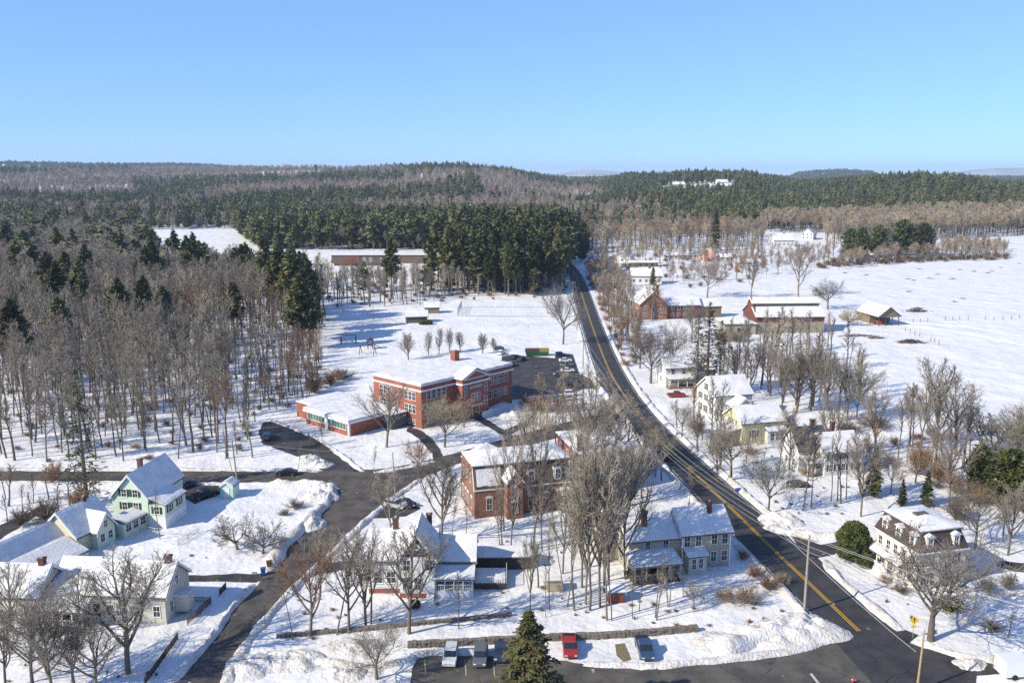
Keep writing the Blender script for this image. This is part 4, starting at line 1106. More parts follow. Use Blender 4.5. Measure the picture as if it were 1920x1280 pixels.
KINDS = {
 'sedan': dict(L=4.6, W=1.82, body=[(-2.3, .35), (-2.3, .8), (-2.15, .98), (-1.5, 1.0), (1.0, .95), (2.1, .82), (2.3, .6), (2.3, .3), (-2.2, .3)],
               glass=[(-1.65, .98), (-1.0, 1.36), (.35, 1.38), (1.15, .95)], roof=[(-1.05, 1.34), (-.95, 1.42), (.3, 1.43), (.42, 1.36)], wb=(-1.4, 1.42)),
 'suv': dict(L=4.6, W=1.88, body=[(-2.3, .4), (-2.3, .95), (-2.2, 1.08), (1.0, 1.05), (2.05, .95), (2.3, .75), (2.3, .35), (-2.2, .35)],
             glass=[(-2.2, 1.06), (-1.95, 1.58), (.3, 1.62), (1.1, 1.04)], roof=[(-2.0, 1.56), (-1.9, 1.68), (.25, 1.69), (.42, 1.58)], wb=(-1.42, 1.42)),
 'pickup': dict(L=5.5, W=1.98, body=[(-2.75, .5), (-2.75, 1.1), (.0, 1.12), (1.4, 1.12), (2.6, 1.02), (2.75, .8), (2.75, .42), (-2.6, .42)],
                glass=[(-.75, 1.1), (-.6, 1.75), (.9, 1.78), (1.6, 1.1)], roof=[(-.65, 1.72), (-.55, 1.84), (.85, 1.85), (1.02, 1.72)], wb=(-1.75, 1.8)),
}
CARM = {}
def car(px, py, rot, kind, paint, label, snow=False, group='parked cars', cat='car', name='parked_car'):
    k = KINDS[kind]; root = empty(name, G(px, py, .02), R(rot), label, cat, group)
    if kind not in CARM:
        b = MB(); loft(b, k['body'], k['W']); bm = b.mesh('car_body', M_BLACK, False); fix_normals(bm)
        g = MB(); loft(g, k['glass'], k['W'] - .24, .18); gm = g.mesh('car_glass', M_CARG); fix_normals(gm)
        r_ = MB(); loft(r_, k['roof'], k['W'] - .34, .1); rm = r_.mesh('car_roof', M_BLACK); fix_normals(rm)
        wh = MB().tube((0, -.11, 0), (0, .11, 0), .34, .34, 16).mesh('tyre', M_BLACK)
        ri = MB().tube((0, -.125, 0), (0, .125, 0), .2, .2, 12).mesh('rim', M_RIM)
        hd = MB().box(-.03, -.2, -.07, .06, .2, .07).mesh('headlight', M_LAMP); tl = MB().box(-.06, -.16, -.09, .03, .16, .09).mesh('taillight', M_TAIL)
        bed = MB().box(-2.6, -.8, 1.1, -.85, .8, 1.14).mesh('bed', M_BLACK)
        CARM[kind] = (bm, gm, rm, wh, ri, hd, tl, bed)
    root.scale = (.88, .88, .9)
    bm, gm, rm, wh, ri, hd, tl, bed = CARM[kind]
    def sub(nm, me, m=None, **kw):
        if m: 
            key = (kind, nm, m.name)
            if key not in CARM: c_ = me.copy(); c_.materials.clear(); c_.materials.append(m); CARM[key] = c_
            me = CARM[key]
        return link(nm, me, kw.pop('parent', root), **kw)
    sub('body', bm, paint); sub('windows', gm); sub('car_roof', rm, M_SNOW if snow else paint)
    for x in k['wb']:
        for s_ in (-1, 1):
            w_ = sub('wheel', wh, loc=(x, s_ * (k['W'] / 2 - .1), .34)); link('rim', ri, w_)
    e = k['L'] / 2
    for s_ in (-1, 1):
        sub('headlight', hd, loc=(e - .04, s_ * k['W'] * .34, .72)); sub('taillight', tl, loc=(-e + .03, s_ * k['W'] * .36, .82))
    if kind == 'pickup': sub('bed', bed)
    return root
pS, pB, pBl, pR, pW, pN, pG = car_paint('silver', (.5, .52, .54)), car_paint('black', (.015, .016, .02)), car_paint('blue', (.035, .065, .13)), car_paint('red', (.30, .03, .03)), car_paint('white', (.72, .73, .75)), car_paint('navy', (.025, .035, .07)), car_paint('grey', (.10, .11, .12))
car(845, 1236, -92, 'suv', pS, 'silver car at the left end of the lower parking lot row')
car(901, 1237, -92, 'suv', pG, 'dark grey car between the silver car and the spruce')
car(939, 1228, -92, 'sedan', pN, 'navy car half hidden behind the tall spruce')
car(1068, 1218, -90, 'pickup', pR, 'red pickup just right of the tall spruce', cat='pickup truck')
car(1208, 1222, -88, 'pickup', pBl, 'dark blue pickup standing alone at the right of the lower lot', cat='pickup truck')
car(538, 890, 182, 'sedan', pB, 'black car parked on the snowy verge of the left street')
car(350, 912, 60, 'sedan', pBl, 'blue car behind the mint green house')
car(384, 932, 42, 'pickup', pB, 'black pickup by the mint garden shed', cat='pickup truck')
car(502, 822, 100, 'suv', pBl, 'blue car at the top of the annex drive')
car(742, 951, -28, 'suv', pS, 'silver car parked behind the white gabled house chimney')
car(762, 948, -28, 'sedan', pB, 'black car next to the silver one behind the white gabled house')
car(1268, 744, 8, 'pickup', pR, 'red pickup in the yard of the white farmhouse', cat='pickup truck')
car(1497, 912, 0, 'sedan', pB, 'black car under the slim bare trees right of the main road')
car(940, 664, 70, 'suv', pW, 'white car behind the far corner of the school')
car(966, 672, 60, 'sedan', pB, 'black car at the school corner')
car(958, 686, 80, 'suv', pG, 'grey car close against the school end wall')
car(1052, 668, 5, 'suv', pN, 'navy car at the far right of the school lot')
car(1060, 678, 5, 'sedan', pW, 'white car first below the navy one in the school lot')
car(1062, 687, 5, 'suv', pG, 'dark grey car in the middle of the right row in the school lot')
car(1064, 697, 5, 'sedan', pW, 'white car lowest but one in the right row of the school lot')
car(1060, 724, 5, 'suv', pB, 'black car alone near the lot entrance')
car(1066, 750, 10, 'suv', pS, 'silver car half hidden by the brown brush')
car(1050, 704, 8, 'sedan', pG, 'grey car lowest in the right row of the school lot')
car(1082, 717, 8, 'suv', pN, 'navy car beside the lot entrance next to the black one')
car(936, 656, 60, 'suv', pG, 'grey snow covered car behind the school beyond the white one', True)
car(978, 676, 62, 'sedan', pN, 'navy car right of the black car at the school corner')
car(1071, 741, 8, 'suv', pW, 'white car just above the brown brush')
# green and yellow container
c = house('waste_container', 987, 668, 3, 'green and yellow waste container at the back of the school lot', 'container')
MB().prof([(0, .2), (7, .2), (7.3, 1.4), (-.3, 1.4)], 'y', 0, 2.2).build('bin_body', mat('green_paint', (.025, .10, .055), .5, .2, 1), c)
MB().box(-.3, 0, 1.4, 4.2, 2.2, 2.3).build('dark_lid', M_WOODD, c); MB().box(4.2, 0, 1.4, 7.3, 2.2, 2.3).build('yellow_lid', mat('yellow_panel', (.36, .27, .07), .6, .3, 1), c)
# bins beside the street
c = house('wheelie_bin', 494, 1077, 15, 'blue wheeled bin at the street edge', 'bin')
MB().prof([(-.3, .1), (.3, .1), (.36, 1.0), (-.36, 1.0)], 'y', -.35, .35).build('bin_body', mat('blue_plastic', (.03, .10, .35), .5, .1, 2), c); MB().box(-.4, -.4, 1.0, .4, .4, 1.1).build('lid', mat('blue_plastic', (.03, .1, .35)), c)
MB().tube((-.3, -.3, .12), (.3, -.3, .12), .12, .12, 8).build('wheel', M_BLACK, c)
c = house('wheelie_bin', 505, 1064, 15, 'dark brown wheeled bin behind the blue bin', 'bin')
MB().prof([(-.3, .1), (.3, .1), (.36, 1.0), (-.36, 1.0)], 'y', -.35, .35).build('bin_body', M_WOODD, c); MB().box(-.4, -.4, 1.0, .4, .4, 1.1).build('lid', M_WOODD, c)
for (px, py, lb) in [(1348, 882, 'blue recycling tub in the roadside snow under the bare tree'), (1384, 921, 'second blue tub further down the roadside snow')]:
    c = house('recycling_tub', px, py, 20, lb, 'tub'); MB().prof([(-.4, 0), (.4, 0), (.5, .55), (-.5, .55)], 'y', -.3, .3).build('tub_body', mat('blue_plastic', (.03, .1, .35)), c); MB().box(-.54, -.34, .55, .54, .34, .6).build('lid', mat('blue_plastic', (.03, .1, .35)), c)
# picnic table / mailbox
c = house('mailbox', 478, 1090, 0, 'mailbox on a wooden post at the drive end', 'mailbox')
MB().box(-.05, -.05, 0, .05, .05, 1.2).build('post', M_WOODD, c); MB().box(-.35, -.12, 1.2, .35, .12, 1.5).build('box', M_METAL, c)

# ------------------------------------------------------------------ utility poles, signs, wires
def pole(px, py, hgt, label, arm=True, rot=40, lean=0, lamp=False, r=.17, m=None, sign=None):
    root = empty('utility_pole', G(px, py), R(rot), label, 'utility pole')
    MB().tube((0, 0, -.1), (lean, 0, hgt), r, r * .6, 10).build('pole', m or M_POLE, root)
    if arm:
        a = MB().box(lean - 1.2, -.06, hgt - .75, lean + 1.2, .06, hgt - .6).build('crossarm', m or M_POLE, root)
        for x in (-1.1, -.4, .4, 1.1): MB().tube((lean + x, 0, hgt - .6), (lean + x, 0, hgt - .35), .05, .03, 6).build('insulator', M_METAL, a)
        MB().tube((lean, .2, hgt - 2.1), (lean, .2, hgt - 1.3), .2, .2, 10).build('transformer', M_METAL, root) if lamp else None
    if lamp: MB().tube((0, 0, hgt + .0), (0, 0, hgt + .35), .3, .3, 10).build('pole_cap', M_WOODD, root)
    return root, G(px, py) + Vector((lean * math.cos(R(rot)), lean * math.sin(R(rot)), hgt))
p1, t1 = pole(1508, 1147, 11.0, 'tall weathered grey utility pole beside the main road', True, -35, 0, False, .21)
p2, t2 = pole(1719, 1296, 7.6, 'pale wooden utility pole at the bottom right edge', False, 0, .2, False, .15, mat('new_wood', (.42, .30, .18), .85, .2, 3))
p3, t3 = pole(741, 925, 8.0, 'thin grey utility pole by the street junction', False, 0, -.3, False, .13)
p4, t4 = pole(1229, 893, 8.6, 'utility pole in the snow left of the main road', True, 20)
p5, t5 = pole(1093, 690, 9.0, 'utility pole where the school drive meets the road', True, 20)
p6, t6 = pole(1082, 620, 9.5, 'distant utility pole beside the road near the pines', True, 10)
p7, t7 = pole(1074, 566, 9.5, 'farthest utility pole beside the pines', True, 10)
p8, t8 = pole(700, 600, 6.0, 'thin light pole on the playing field', False)
p9, t9 = pole(445, 905, 8.5, 'slim utility pole on the left street near the shed', False, 0, -.5)
def wire(a, b, sag, label, r=.018, m=None, o1=(0, 0, 0), o2=(0, 0, 0)):
    a = Vector(a) + Vector(o1); b = Vector(b) + Vector(o2); mb = MB(); n = 14; pr = a
    for i in range(1, n + 1):
        t = i / n; q = a.lerp(b, t); q.z -= sag * 4 * t * (1 - t); mb.tube(pr, q, r, r, 4, False); pr = q
    return tag(mb.build('power_line', m or M_WIREL), label, 'cable', 'overhead power lines along the road')
far_end = Vector((78, 78, 10.5))
for k, (dx, dz) in enumerate(((-1.0, -.3), (0.9, -.3), (0, -1.6), (.1, -2.4))):
    o = (dx * .8, -dx * .57, dz)
    nm = ['leftmost upper', 'rightmost upper', 'middle lower', 'lowest'][k]
    wire(t1, t4, 1.2, nm + ' cable from the tall grey pole up the road', .02, None, o, o)
    wire(t1, far_end, 1.4, nm + ' cable from the tall grey pole to the lower right', .022, None, o, o)
    wire(t4, t5, 1.2, nm + ' cable along the middle of the road', .022, None, o, o)
    if k < 2: wire(t5, t6, 1, nm + ' cable between the two farther poles', .025, None, o, o); wire(t6, t7, 1, nm + ' cable to the farthest pole', .03, None, o, o)
wire(t3, t9, .8, 'cable over the left street', .015); wire(t3, G(860, 880, 7), .6, 'cable from the thin street pole to the brick house', .015)
def diamond(px, py, label, hgt=2.4):
    c = house('warning_sign', px, py, 0, label, 'sign')
    MB().tube((0, 0, 0), (0, 0, hgt + .9), .035, .035, 6).build('post', M_METAL, c)
    y = mat('sign_yellow', (.75, .48, .02), .5, .05, 1)
    o = MB().prof([(0, hgt - .1), (.6, hgt + .5), (0, hgt + 1.1), (-.6, hgt + .5)], 'y', -.06, -.035).build('sign_plate', y, c); fix_normals(o.data)
    b_ = MB().box(-.05, -.066, hgt + .2, .05, -.061, hgt + .7).prof([(-.2, hgt + .62), (.2, hgt + .62), (0, hgt + .85)], 'y', -.07, -.061).build('arrow_symbol', M_BLACK, o)
    q = MB().box(-.3, -.06, hgt - .55, .3, -.035, hgt - .15).build('plaque', y, c)
    return c
diamond(1711, 1196, 'yellow diamond warning sign at the roadside by the large bare tree', 2.0)
diamond(1107, 715, 'yellow diamond warning sign at the school lot entrance', 2.0)
# fire hydrant at the bottom edge
c = house('fire_hydrant', 1600, 1280, 0, 'red and white fire hydrant at the bottom edge of the road', 'hydrant')
MB().tube((0, 0, 0), (0, 0, .6), .13, .13, 10).tube((0, 0, .6), (0, 0, .78), .15, .05, 10).build('barrel', mat('hydrant_red', (.5, .03, .03), .5, .1, 2), c, smooth=True); MB().tube((-.22, 0, .45), (.22, 0, .45), .07, .07, 8).build('nozzle', M_WTRIM, c)
c = house('parked_trailer', 1884, 1276, 5, 'white box trailer at the lower right corner', 'trailer')
MB().box(0, 0, .4, 4.2, 2.2, 2.3).build('box', car_paint('white', (.72, .73, .75)), c); MB().tube((1.2, -.05, .35), (1.2, .25, .35), .35, .35, 12).build('wheel', M_BLACK, c); MB().tube((3.2, -.05, .35), (3.2, .25, .35), .35, .35, 12).build('wheel', M_BLACK, c)
# parking bay stripes and the brown bare patch
for x0 in (796, 872, 925): strip('bay_line', [G(x0, 1236), G(x0 + 2, 1266)], .12, mat('bay_paint', (.5, .42, .2), .8, .3, 3), .026)
sheet('bare_patch', [(1153, 1208), (1172, 1206), (1180, 1225), (1182, 1236), (1168, 1240), (1158, 1228)], mat('dead_grass', (.22, .18, .10), .95, .4, 3), .03, .15, 'brown bare rectangle in the snow of the parking row')
strip('stop_line', [G(1520, 1262), G(1542, 1290)], .35, M_WHT, .034)
# fence posts and brush piles on the field
for i, (px, py) in enumerate([(1772, 600), (1786, 600), (1799, 599), (1815, 599), (1847, 599), (1863, 600), (1880, 599), (1896, 598), (1911, 597), (1712, 604), (1725, 604), (1739, 603), (1697, 620), (1706, 624), (1715, 628), (1724, 631), (1745, 640), (1752, 642), (1760, 646)]):
    o = MB().tube((0, 0, 0), (.05, 0, 1.5), .14, .12, 6).build('fence_post', M_WOOD, None, G(px, py)); tag(o, 'bare wooden fence post standing alone on the snowy field', 'fence post', 'fence posts on the snowy field')
def pile(px, py, rx, ry, hgt, n, label, name='brush_pile', m=None, cat='brush pile'):
    rg = random.Random(px); mb = MB()
    for _ in range(n):
        a = Vector((rg.gauss(0, rx * .45), rg.gauss(0, ry * .45), rg.uniform(.05, hgt))); a.z *= max(.15, 1 - (a.x / rx) ** 2 - (a.y / ry) ** 2)
        t = rg.uniform(0, 6.28); d_ = Vector((math.cos(t), math.sin(t), rg.uniform(-.15, .3))) * rg.uniform(.4, 1.2); mb.tube(a - d_, a + d_, .06, .04, 4)
    o = mb.build(name, m or M_WOODD, None, G(px, py)); return tag(o, label, cat)
pile(1718, 584, 4.5, 2.5, 2.0, 220, 'dark brush pile behind the open barn')
pile(1708, 642, 5, 2.5, 1.2, 240, 'grey brush pile ringed by posts in front of the open barn')
pile(1610, 630, 7, 2, .8, 120, 'scattered timber on the snow left of the open barn', cat='timber')
pile(1640, 634, 4, 1.5, .8, 60, 'rust coloured boards on the snow below the open barn', m=M_BRICKC, cat='timber')
for i, (px, py) in enumerate([(1722, 505), (1757, 515), (1800, 506), (1785, 523), (1713, 526), (1703, 523), (1826, 509), (1853, 512), (1860, 508), (1706, 547), (1790, 566), (1806, 560), (1743, 522), (1584, 512), (1625, 516), (1910, 494), (1875, 502)]):
    pile(px, py, 1.8, 1.2, .5, 16, 'small dark clump of stubble on the open snow field', 'stubble_clump', None, 'stubble')['group'] = 'stubble clumps on the snow field'
# ------------------------------------------------------------------ vegetation
BARK = mat('bark_grey', (.175, .145, .115), .9, .3, 2, rnd=.25)
TW_GREY = mat('twigs_grey', (.31, .27, .22), .9, .25, 1, rnd=.28)
TW_BROWN = mat('twigs_brown', (.29, .175, .11), .9, .3, 1, rnd=.25)
TW_TAN = mat('twigs_tan', (.42, .33, .225), .9, .3, 1, rnd=.25)
TW_LIGHT = mat('twigs_light', (.36, .305, .24), .9, .2, 1, rnd=.2)
TW_DARK = mat('twigs_dark', (.17, .14, .115), .9, .3, 1, rnd=.25)
N_PINE = mat('pine_needles', (.145, .15, .055), .85, scale=.35, col2=(.085, .098, .04), rnd=.5)
N_SPRUCE = mat('spruce_needles', (.165, .155, .055), .85, scale=1.3, col2=(.05, .058, .028), rnd=.2)
N_BROWNC = mat('brown_conifer', (.17, .13, .075), .85, scale=.8, col2=(.05, .048, .028), rnd=.2)
N_YEW = mat('yew_needles', (.15, .155, .045), .85, scale=1.2, col2=(.03, .045, .012), rnd=.1)
N_HEM = mat('hemlock_needles', (.15, .15, .09), .85, scale=.8, col2=(.045, .05, .03), rnd=.2)

def rotv(d, ang, az):
    a = d.orthogonal().normalized(); b = d.cross(a)
    return (d * math.cos(ang) + (a * math.cos(az) + b * math.sin(az)) * math.sin(ang)).normalized()

def grow(rg, out, p, d, L, r, lvl, cfg):
    n = cfg['seg'][lvl]; pts = [p]; dirs = [d]; rads = [r]
    tip = cfg['tip'] if lvl == cfg['max'] else r * .35
    for i in range(n):
        d = (d + Vector((rg.gauss(0, 1), rg.gauss(0, 1), rg.gauss(0, 1))) * cfg['wig'][lvl] + Vector((0, 0, cfg['up'][lvl]))).normalized()
        q = pts[-1] + d * (L / n); rr = r + (tip - r) * (i + 1) / n
        out.append((lvl, pts[-1], q, rads[-1], rr)); pts.append(q); dirs.append(d); rads.append(rr)
    if lvl >= cfg['max']: return
    k = cfg['k'][lvl]; st = cfg['start'][lvl]; az = rg.uniform(0, 6.28)
    for c in range(k):
        t = st + (1 - st) * ((c + rg.random()) / k)
        x = t * n; i = min(n - 1, int(x)); f = x - i
        pp = pts[i].lerp(pts[i + 1], f); az += 2.4 + rg.uniform(-.5, .5)
        dd = rotv(dirs[i + 1], rg.uniform(*cfg['ang'][lvl]), az)
        LL = L * cfg['rat'][lvl] * (1 - cfg['tap'][lvl] * (t - st) / (1 - st + 1e-6)) * rg.uniform(.75, 1.2)
        rr = max(cfg['rmin'][lvl + 1], (rads[i] + (rads[i + 1] - rads[i]) * f) * cfg['rr'])
        grow(rg, out, pp, dd, LL, rr, lvl + 1, cfg)

STY = {
 'broad': dict(max=4, seg=[3, 5, 3, 2, 1], k=[9, 9, 7, 5], start=[.50, .18, .2, .15], ang=[(.35, 1.1), (.4, .9), (.4, .9), (.4, .9)], rat=[1.5, .55, .55, .55], tap=[.2, .5, .4, .3],
               wig=[.04, .12, .16, .2, .1], up=[.1, .10, .10, .08, .05], rr=.55, rmin=[.2, .07, .03, .018, .012], tip=.008, L=3.4, r=.24),
 'forest': dict(max=4, seg=[8, 4, 3, 1, 1], k=[20, 6, 5, 4], start=[.36, .25, .2, .2], ang=[(.45, .9), (.4, .8), (.4, .9), (.4, .9)], rat=[.30, .5, .55, .6], tap=[.6, .4, .4, .3],
               wig=[.025, .12, .16, .2, .1], up=[.03, .16, .10, .08, .05], rr=.5, rmin=[.12, .04, .022, .016, .012], tip=.010, L=9.6, r=.13),
 'stand': dict(max=3, seg=[8, 4, 2, 1], k=[12, 5, 4], start=[.48, .25, .2], ang=[(.4, .8), (.4, .8), (.4, .9)], rat=[.27, .5, .55], tap=[.55, .4, .3],
               wig=[.045, .13, .16, .1], up=[.03, .18, .10, .05], rr=.55, rmin=[.12, .05, .026, .017], tip=.011, L=9.6, r=.155),
 'slim': dict(max=3, seg=[7, 3, 2, 1], k=[16, 5, 3], start=[.45, .3, .2], ang=[(.35, .7), (.4, .8), (.4, .9)], rat=[.2, .5, .6], tap=[.5, .4, .3],
              wig=[.03, .12, .16, .1], up=[.05, .16, .1, .05], rr=.45, rmin=[.08, .03, .018, .012], tip=.010, L=9.8, r=.10),
 'tall': dict(max=4, seg=[6, 6, 4, 2, 1], k=[12, 9, 6, 3], start=[.24, .28, .2, .15], ang=[(.42, .85), (.3, .7), (.4, .85), (.4, .9)], rat=[.78, .40, .5, .55], tap=[.55, .45, .4, .3],
              wig=[.04, .09, .14, .2, .1], up=[.04, .12, .09, .08, .05], rr=.62, rmin=[.16, .06, .03, .018, .013], tip=.009, L=9.0, r=.20),
 'pear': dict(max=3, seg=[5, 4, 2, 1], k=[22, 8, 6], start=[.14, .15, .1], ang=[(.4, .8), (.3, .7), (.4, .9)], rat=[.55, .45, .5], tap=[.55, .4, .3],
              wig=[.02, .08, .16, .1], up=[.02, .24, .12, .05], rr=.4, rmin=[.12, .04, .02, .014], tip=.010, L=8.8, r=.14),
 'shrub': dict(max=3, seg=[1, 4, 3, 1], k=[26, 9, 6], start=[.0, .1, .1], ang=[(.15, 1.1), (.3, .8), (.4, .9)], rat=[16, .5, .5], tap=[.1, .4, .3],
               wig=[0, .12, .18, .2], up=[0, .08, .08, .05], rr=.6, rmin=[.1, .06, .04, .03], tip=.02, L=.5, r=.12),
 'apple': dict(max=4, seg=[2, 4, 3, 2, 1], k=[7, 9, 6, 4], start=[.6, .2, .2, .2], ang=[(.7, 1.2), (.5, 1.0), (.5, 1.0), (.5, 1.0)], rat=[3.0, .5, .5, .55], tap=[.1, .3, .3, .3],
               wig=[.05, .22, .22, .2, .1], up=[0, .06, .10, .12, .05], rr=.6, rmin=[.3, .14, .05, .035, .022], tip=.02, L=2.0, r=.4),
}
def tubes(segs, lv, m, name):
    mb = MB()
    for (lvl, p, q, r0, r1) in segs:
        if lvl in lv:
            n = 7 if lvl == 0 else (5 if lvl == 1 else 3)
            mb.tube(p, q, r0, r1, n, False)
    me = mb.mesh(name, m)
    me.polygons.foreach_set('use_smooth', [True] * len(me.polygons)); return me

def norm(segs, h=10.0):
    top = max(q.z for _, _, q, _, _ in segs); k = h / top
    return [(l, p * k, q * k, a, b) for l, p, q, a, b in segs]

BARE = {}
def bare_proto(style, var, twm, fat=1.0, thin=1.0):
    key = (style, var, twm.name, fat)
    if key in BARE: return BARE[key]
    k0 = (style, var, 'segs')
    if k0 not in BARE:
        rg = random.Random(hash((len(style), style[0], style[1] == 'r', var)) if False else sum(map(ord, style)) * 31 + var); cfg = STY[style]; out = []
        grow(rg, out, Vector((0, 0, 0)), Vector((rg.gauss(0, .03), rg.gauss(0, .03), 1)).normalized(), cfg['L'], cfg['r'], 0, cfg)
        BARE[k0] = norm(out)
    segs = [(l, p, q, a * ((fat if fat < 1 else fat ** .5) if l == 0 else max(fat, 1.05)), b * ((fat if fat < 1 else fat ** .5) if l == 0 else max(fat, 1.05))) for l, p, q, a, b in BARE[k0]]
    BARE[key] = (tubes(segs, (0, 1), BARK, 'trunk_mesh'), tubes(segs, (2, 3, 4), twm, 'crown_mesh'))
    return BARE[key]

def quad(vs, fs, c, a, b):
    n = len(vs); vs += [tuple(c - a - b), tuple(c + a - b), tuple(c + a + b), tuple(c - a + b)]; fs.append((n, n + 1, n + 2, n + 3))

def conifer(style, var, lod=0):
    """unit tree 10 m tall -> (trunk mesh data, foliage lists)"""
    rg = random.Random(var * 77 + len(style)); tr = MB(); vs = []; fs = []
    if style == 'pine':
        zb, R0, whorls, per, cl = 3.4 + rg.random() * 1.2, 1.9, (20, 13)[lod], (6, 5)[lod], (5, 3)[lod]; fsz = (.20, .40)[lod]; nq = (7, 3)[lod]
    elif style == 'spruce':
        zb, R0, whorls, per, cl = .35, 2.6, 30, 12, 6; fsz = .12; nq = 8
    elif style == 'narrow':
        zb, R0, whorls, per, cl = .8, 1.7, (26, 14)[lod], (8, 5)[lod], (5, 3)[lod]; fsz = (.15, .34)[lod]; nq = (7, 3)[lod]
    elif style == 'hemlock':
        zb, R0, whorls, per, cl = .8, 1.7, 30, 7, 3; fsz = .115; nq = 2
    elif style == 'bushy':
        zb, R0, whorls, per, cl = .7, 3.8, (22, 14)[lod], (10, 7)[lod], (6, 4)[lod]; fsz = (.26, .42)[lod]; nq = (6, 4)[lod]
    tr.tube((0, 0, -.1), (0, 0, 10 * .62), .17, .09, 7, False); tr.tube((0, 0, 6.2), (0, 0, 9.7), .09, .02, 5, False)
    if style == 'pine' and lod == 0:
        for _ in range(14):
            z = rg.uniform(1.8, zb); t = rg.uniform(0, 6.28); L_ = rg.uniform(.4, 1.3)
            tr.tube((0, 0, z), (math.cos(t) * L_, math.sin(t) * L_, z + .1), .02, .008, 3, False)
    for wv in range(whorls):
        f = (wv + rg.uniform(-.3, .3)) / (whorls - 1); f = min(max(f, 0), 1); z = zb + (9.85 - zb) * f
        if style == 'pine': prof = (1 - f) ** .75 * (.55 + .45 * min(1, f * 4)) + .05
        elif style == 'bushy': prof = math.sqrt(max(0, 1 - f ** 2.2)) * (.7 + .3 * min(1, f * 5))
        elif style == 'spruce': prof = (1 - f) ** .85 + .03
        else: prof = (1 - f) ** .8 * (.75 + .25 * min(1, f * 6)) + .04
        for b in range(per):
            if rg.random() < (.18 if style in ('pine', 'hemlock') else .06): continue
            t = rg.uniform(0, 6.28); L_ = R0 * prof * (rg.uniform(.45, 1.3) if style == 'spruce' else rg.uniform(.6, 1.28))
            up = {'pine': .18, 'spruce': -.28, 'narrow': -.10, 'hemlock': -.05, 'bushy': .25}[style] + rg.uniform(-.1, .1)
            dirn = Vector((math.cos(t), math.sin(t), up)); e = Vector((0, 0, z)) + dirn * L_
            if style == 'spruce': e.z += L_ * .12
            tr.tube((0, 0, z), e, .03 * (1 - f) + .008, .006, 3, False)
            side = Vector((-math.sin(t), math.cos(t), 0))
            for c in range(cl):
                s = (.25 if style != 'spruce' else .2) + .8 * (c + rg.random()) / cl
                cc = Vector((0, 0, z)).lerp(e, min(s, 1.05)) 
                wdt = L_ * .28 * (1.15 - .5 * s)
                for _ in range(nq):
                    g = fsz * rg.uniform(.6, 1.3) * (1 if f < .9 else .6)
                    o = cc + side * rg.gauss(0, wdt * .6) + Vector((rg.gauss(0, .08), rg.gauss(0, .08), rg.gauss(0, .07 + .1 * (style in ('pine', 'bushy')))))
                    a = (dirn.normalized() + Vector((rg.gauss(0, .5), rg.gauss(0, .5), rg.gauss(0, .4)))).normalized()
                    bb = a.cross(Vector((rg.gauss(0, .5), rg.gauss(0, .5), 1))).normalized()
                    quad(vs, fs, o, a * g * 1.25, bb * g * .45)
    return tr, vs, fs

CON = {}
def con_proto(style, var, nm, lod=0):
    key = (style, var, nm.name, lod)
    if key not in CON:
        tr, vs, fs = conifer(style, var, lod)
        me = bpy.data.meshes.new('foliage_mesh'); me.from_pydata(vs, [], fs); me.materials.append(nm); me.update()
        CON[key] = (tr.mesh('trunk_mesh', BARK), me)
    return CON[key]

def place(name, meshes, loc, h, wf, label, cat, group=None, rz=None, parts=('trunk', 'crown'), lean=None):
    root = empty(name, loc, RNG.uniform(0, 6.28) if rz is None else rz, label, cat, group)
    if lean: root.rotation_euler = (R(lean[0]), R(lean[1]), root.rotation_euler[2])
    k = h / 10; root.scale = (k * wf, k * wf, k)
    for nm, me in zip(parts, meshes):
        link(nm, me, root)
    return root

TWM = {'l': TW_LIGHT, 'g': TW_GREY, 'b': TW_BROWN, 't': TW_TAN, 'd': TW_DARK}
def hpx(bx, by, ty):
    """height of a thing whose base is at (bx,by) and top at row ty"""
    p = G(bx, by); lo, hi = 0, 60
    for _ in range(40):
        m = (lo + hi) / 2
        if P(p.x, p.y, m)[1] > ty: lo = m
        else: hi = m
    return p, lo
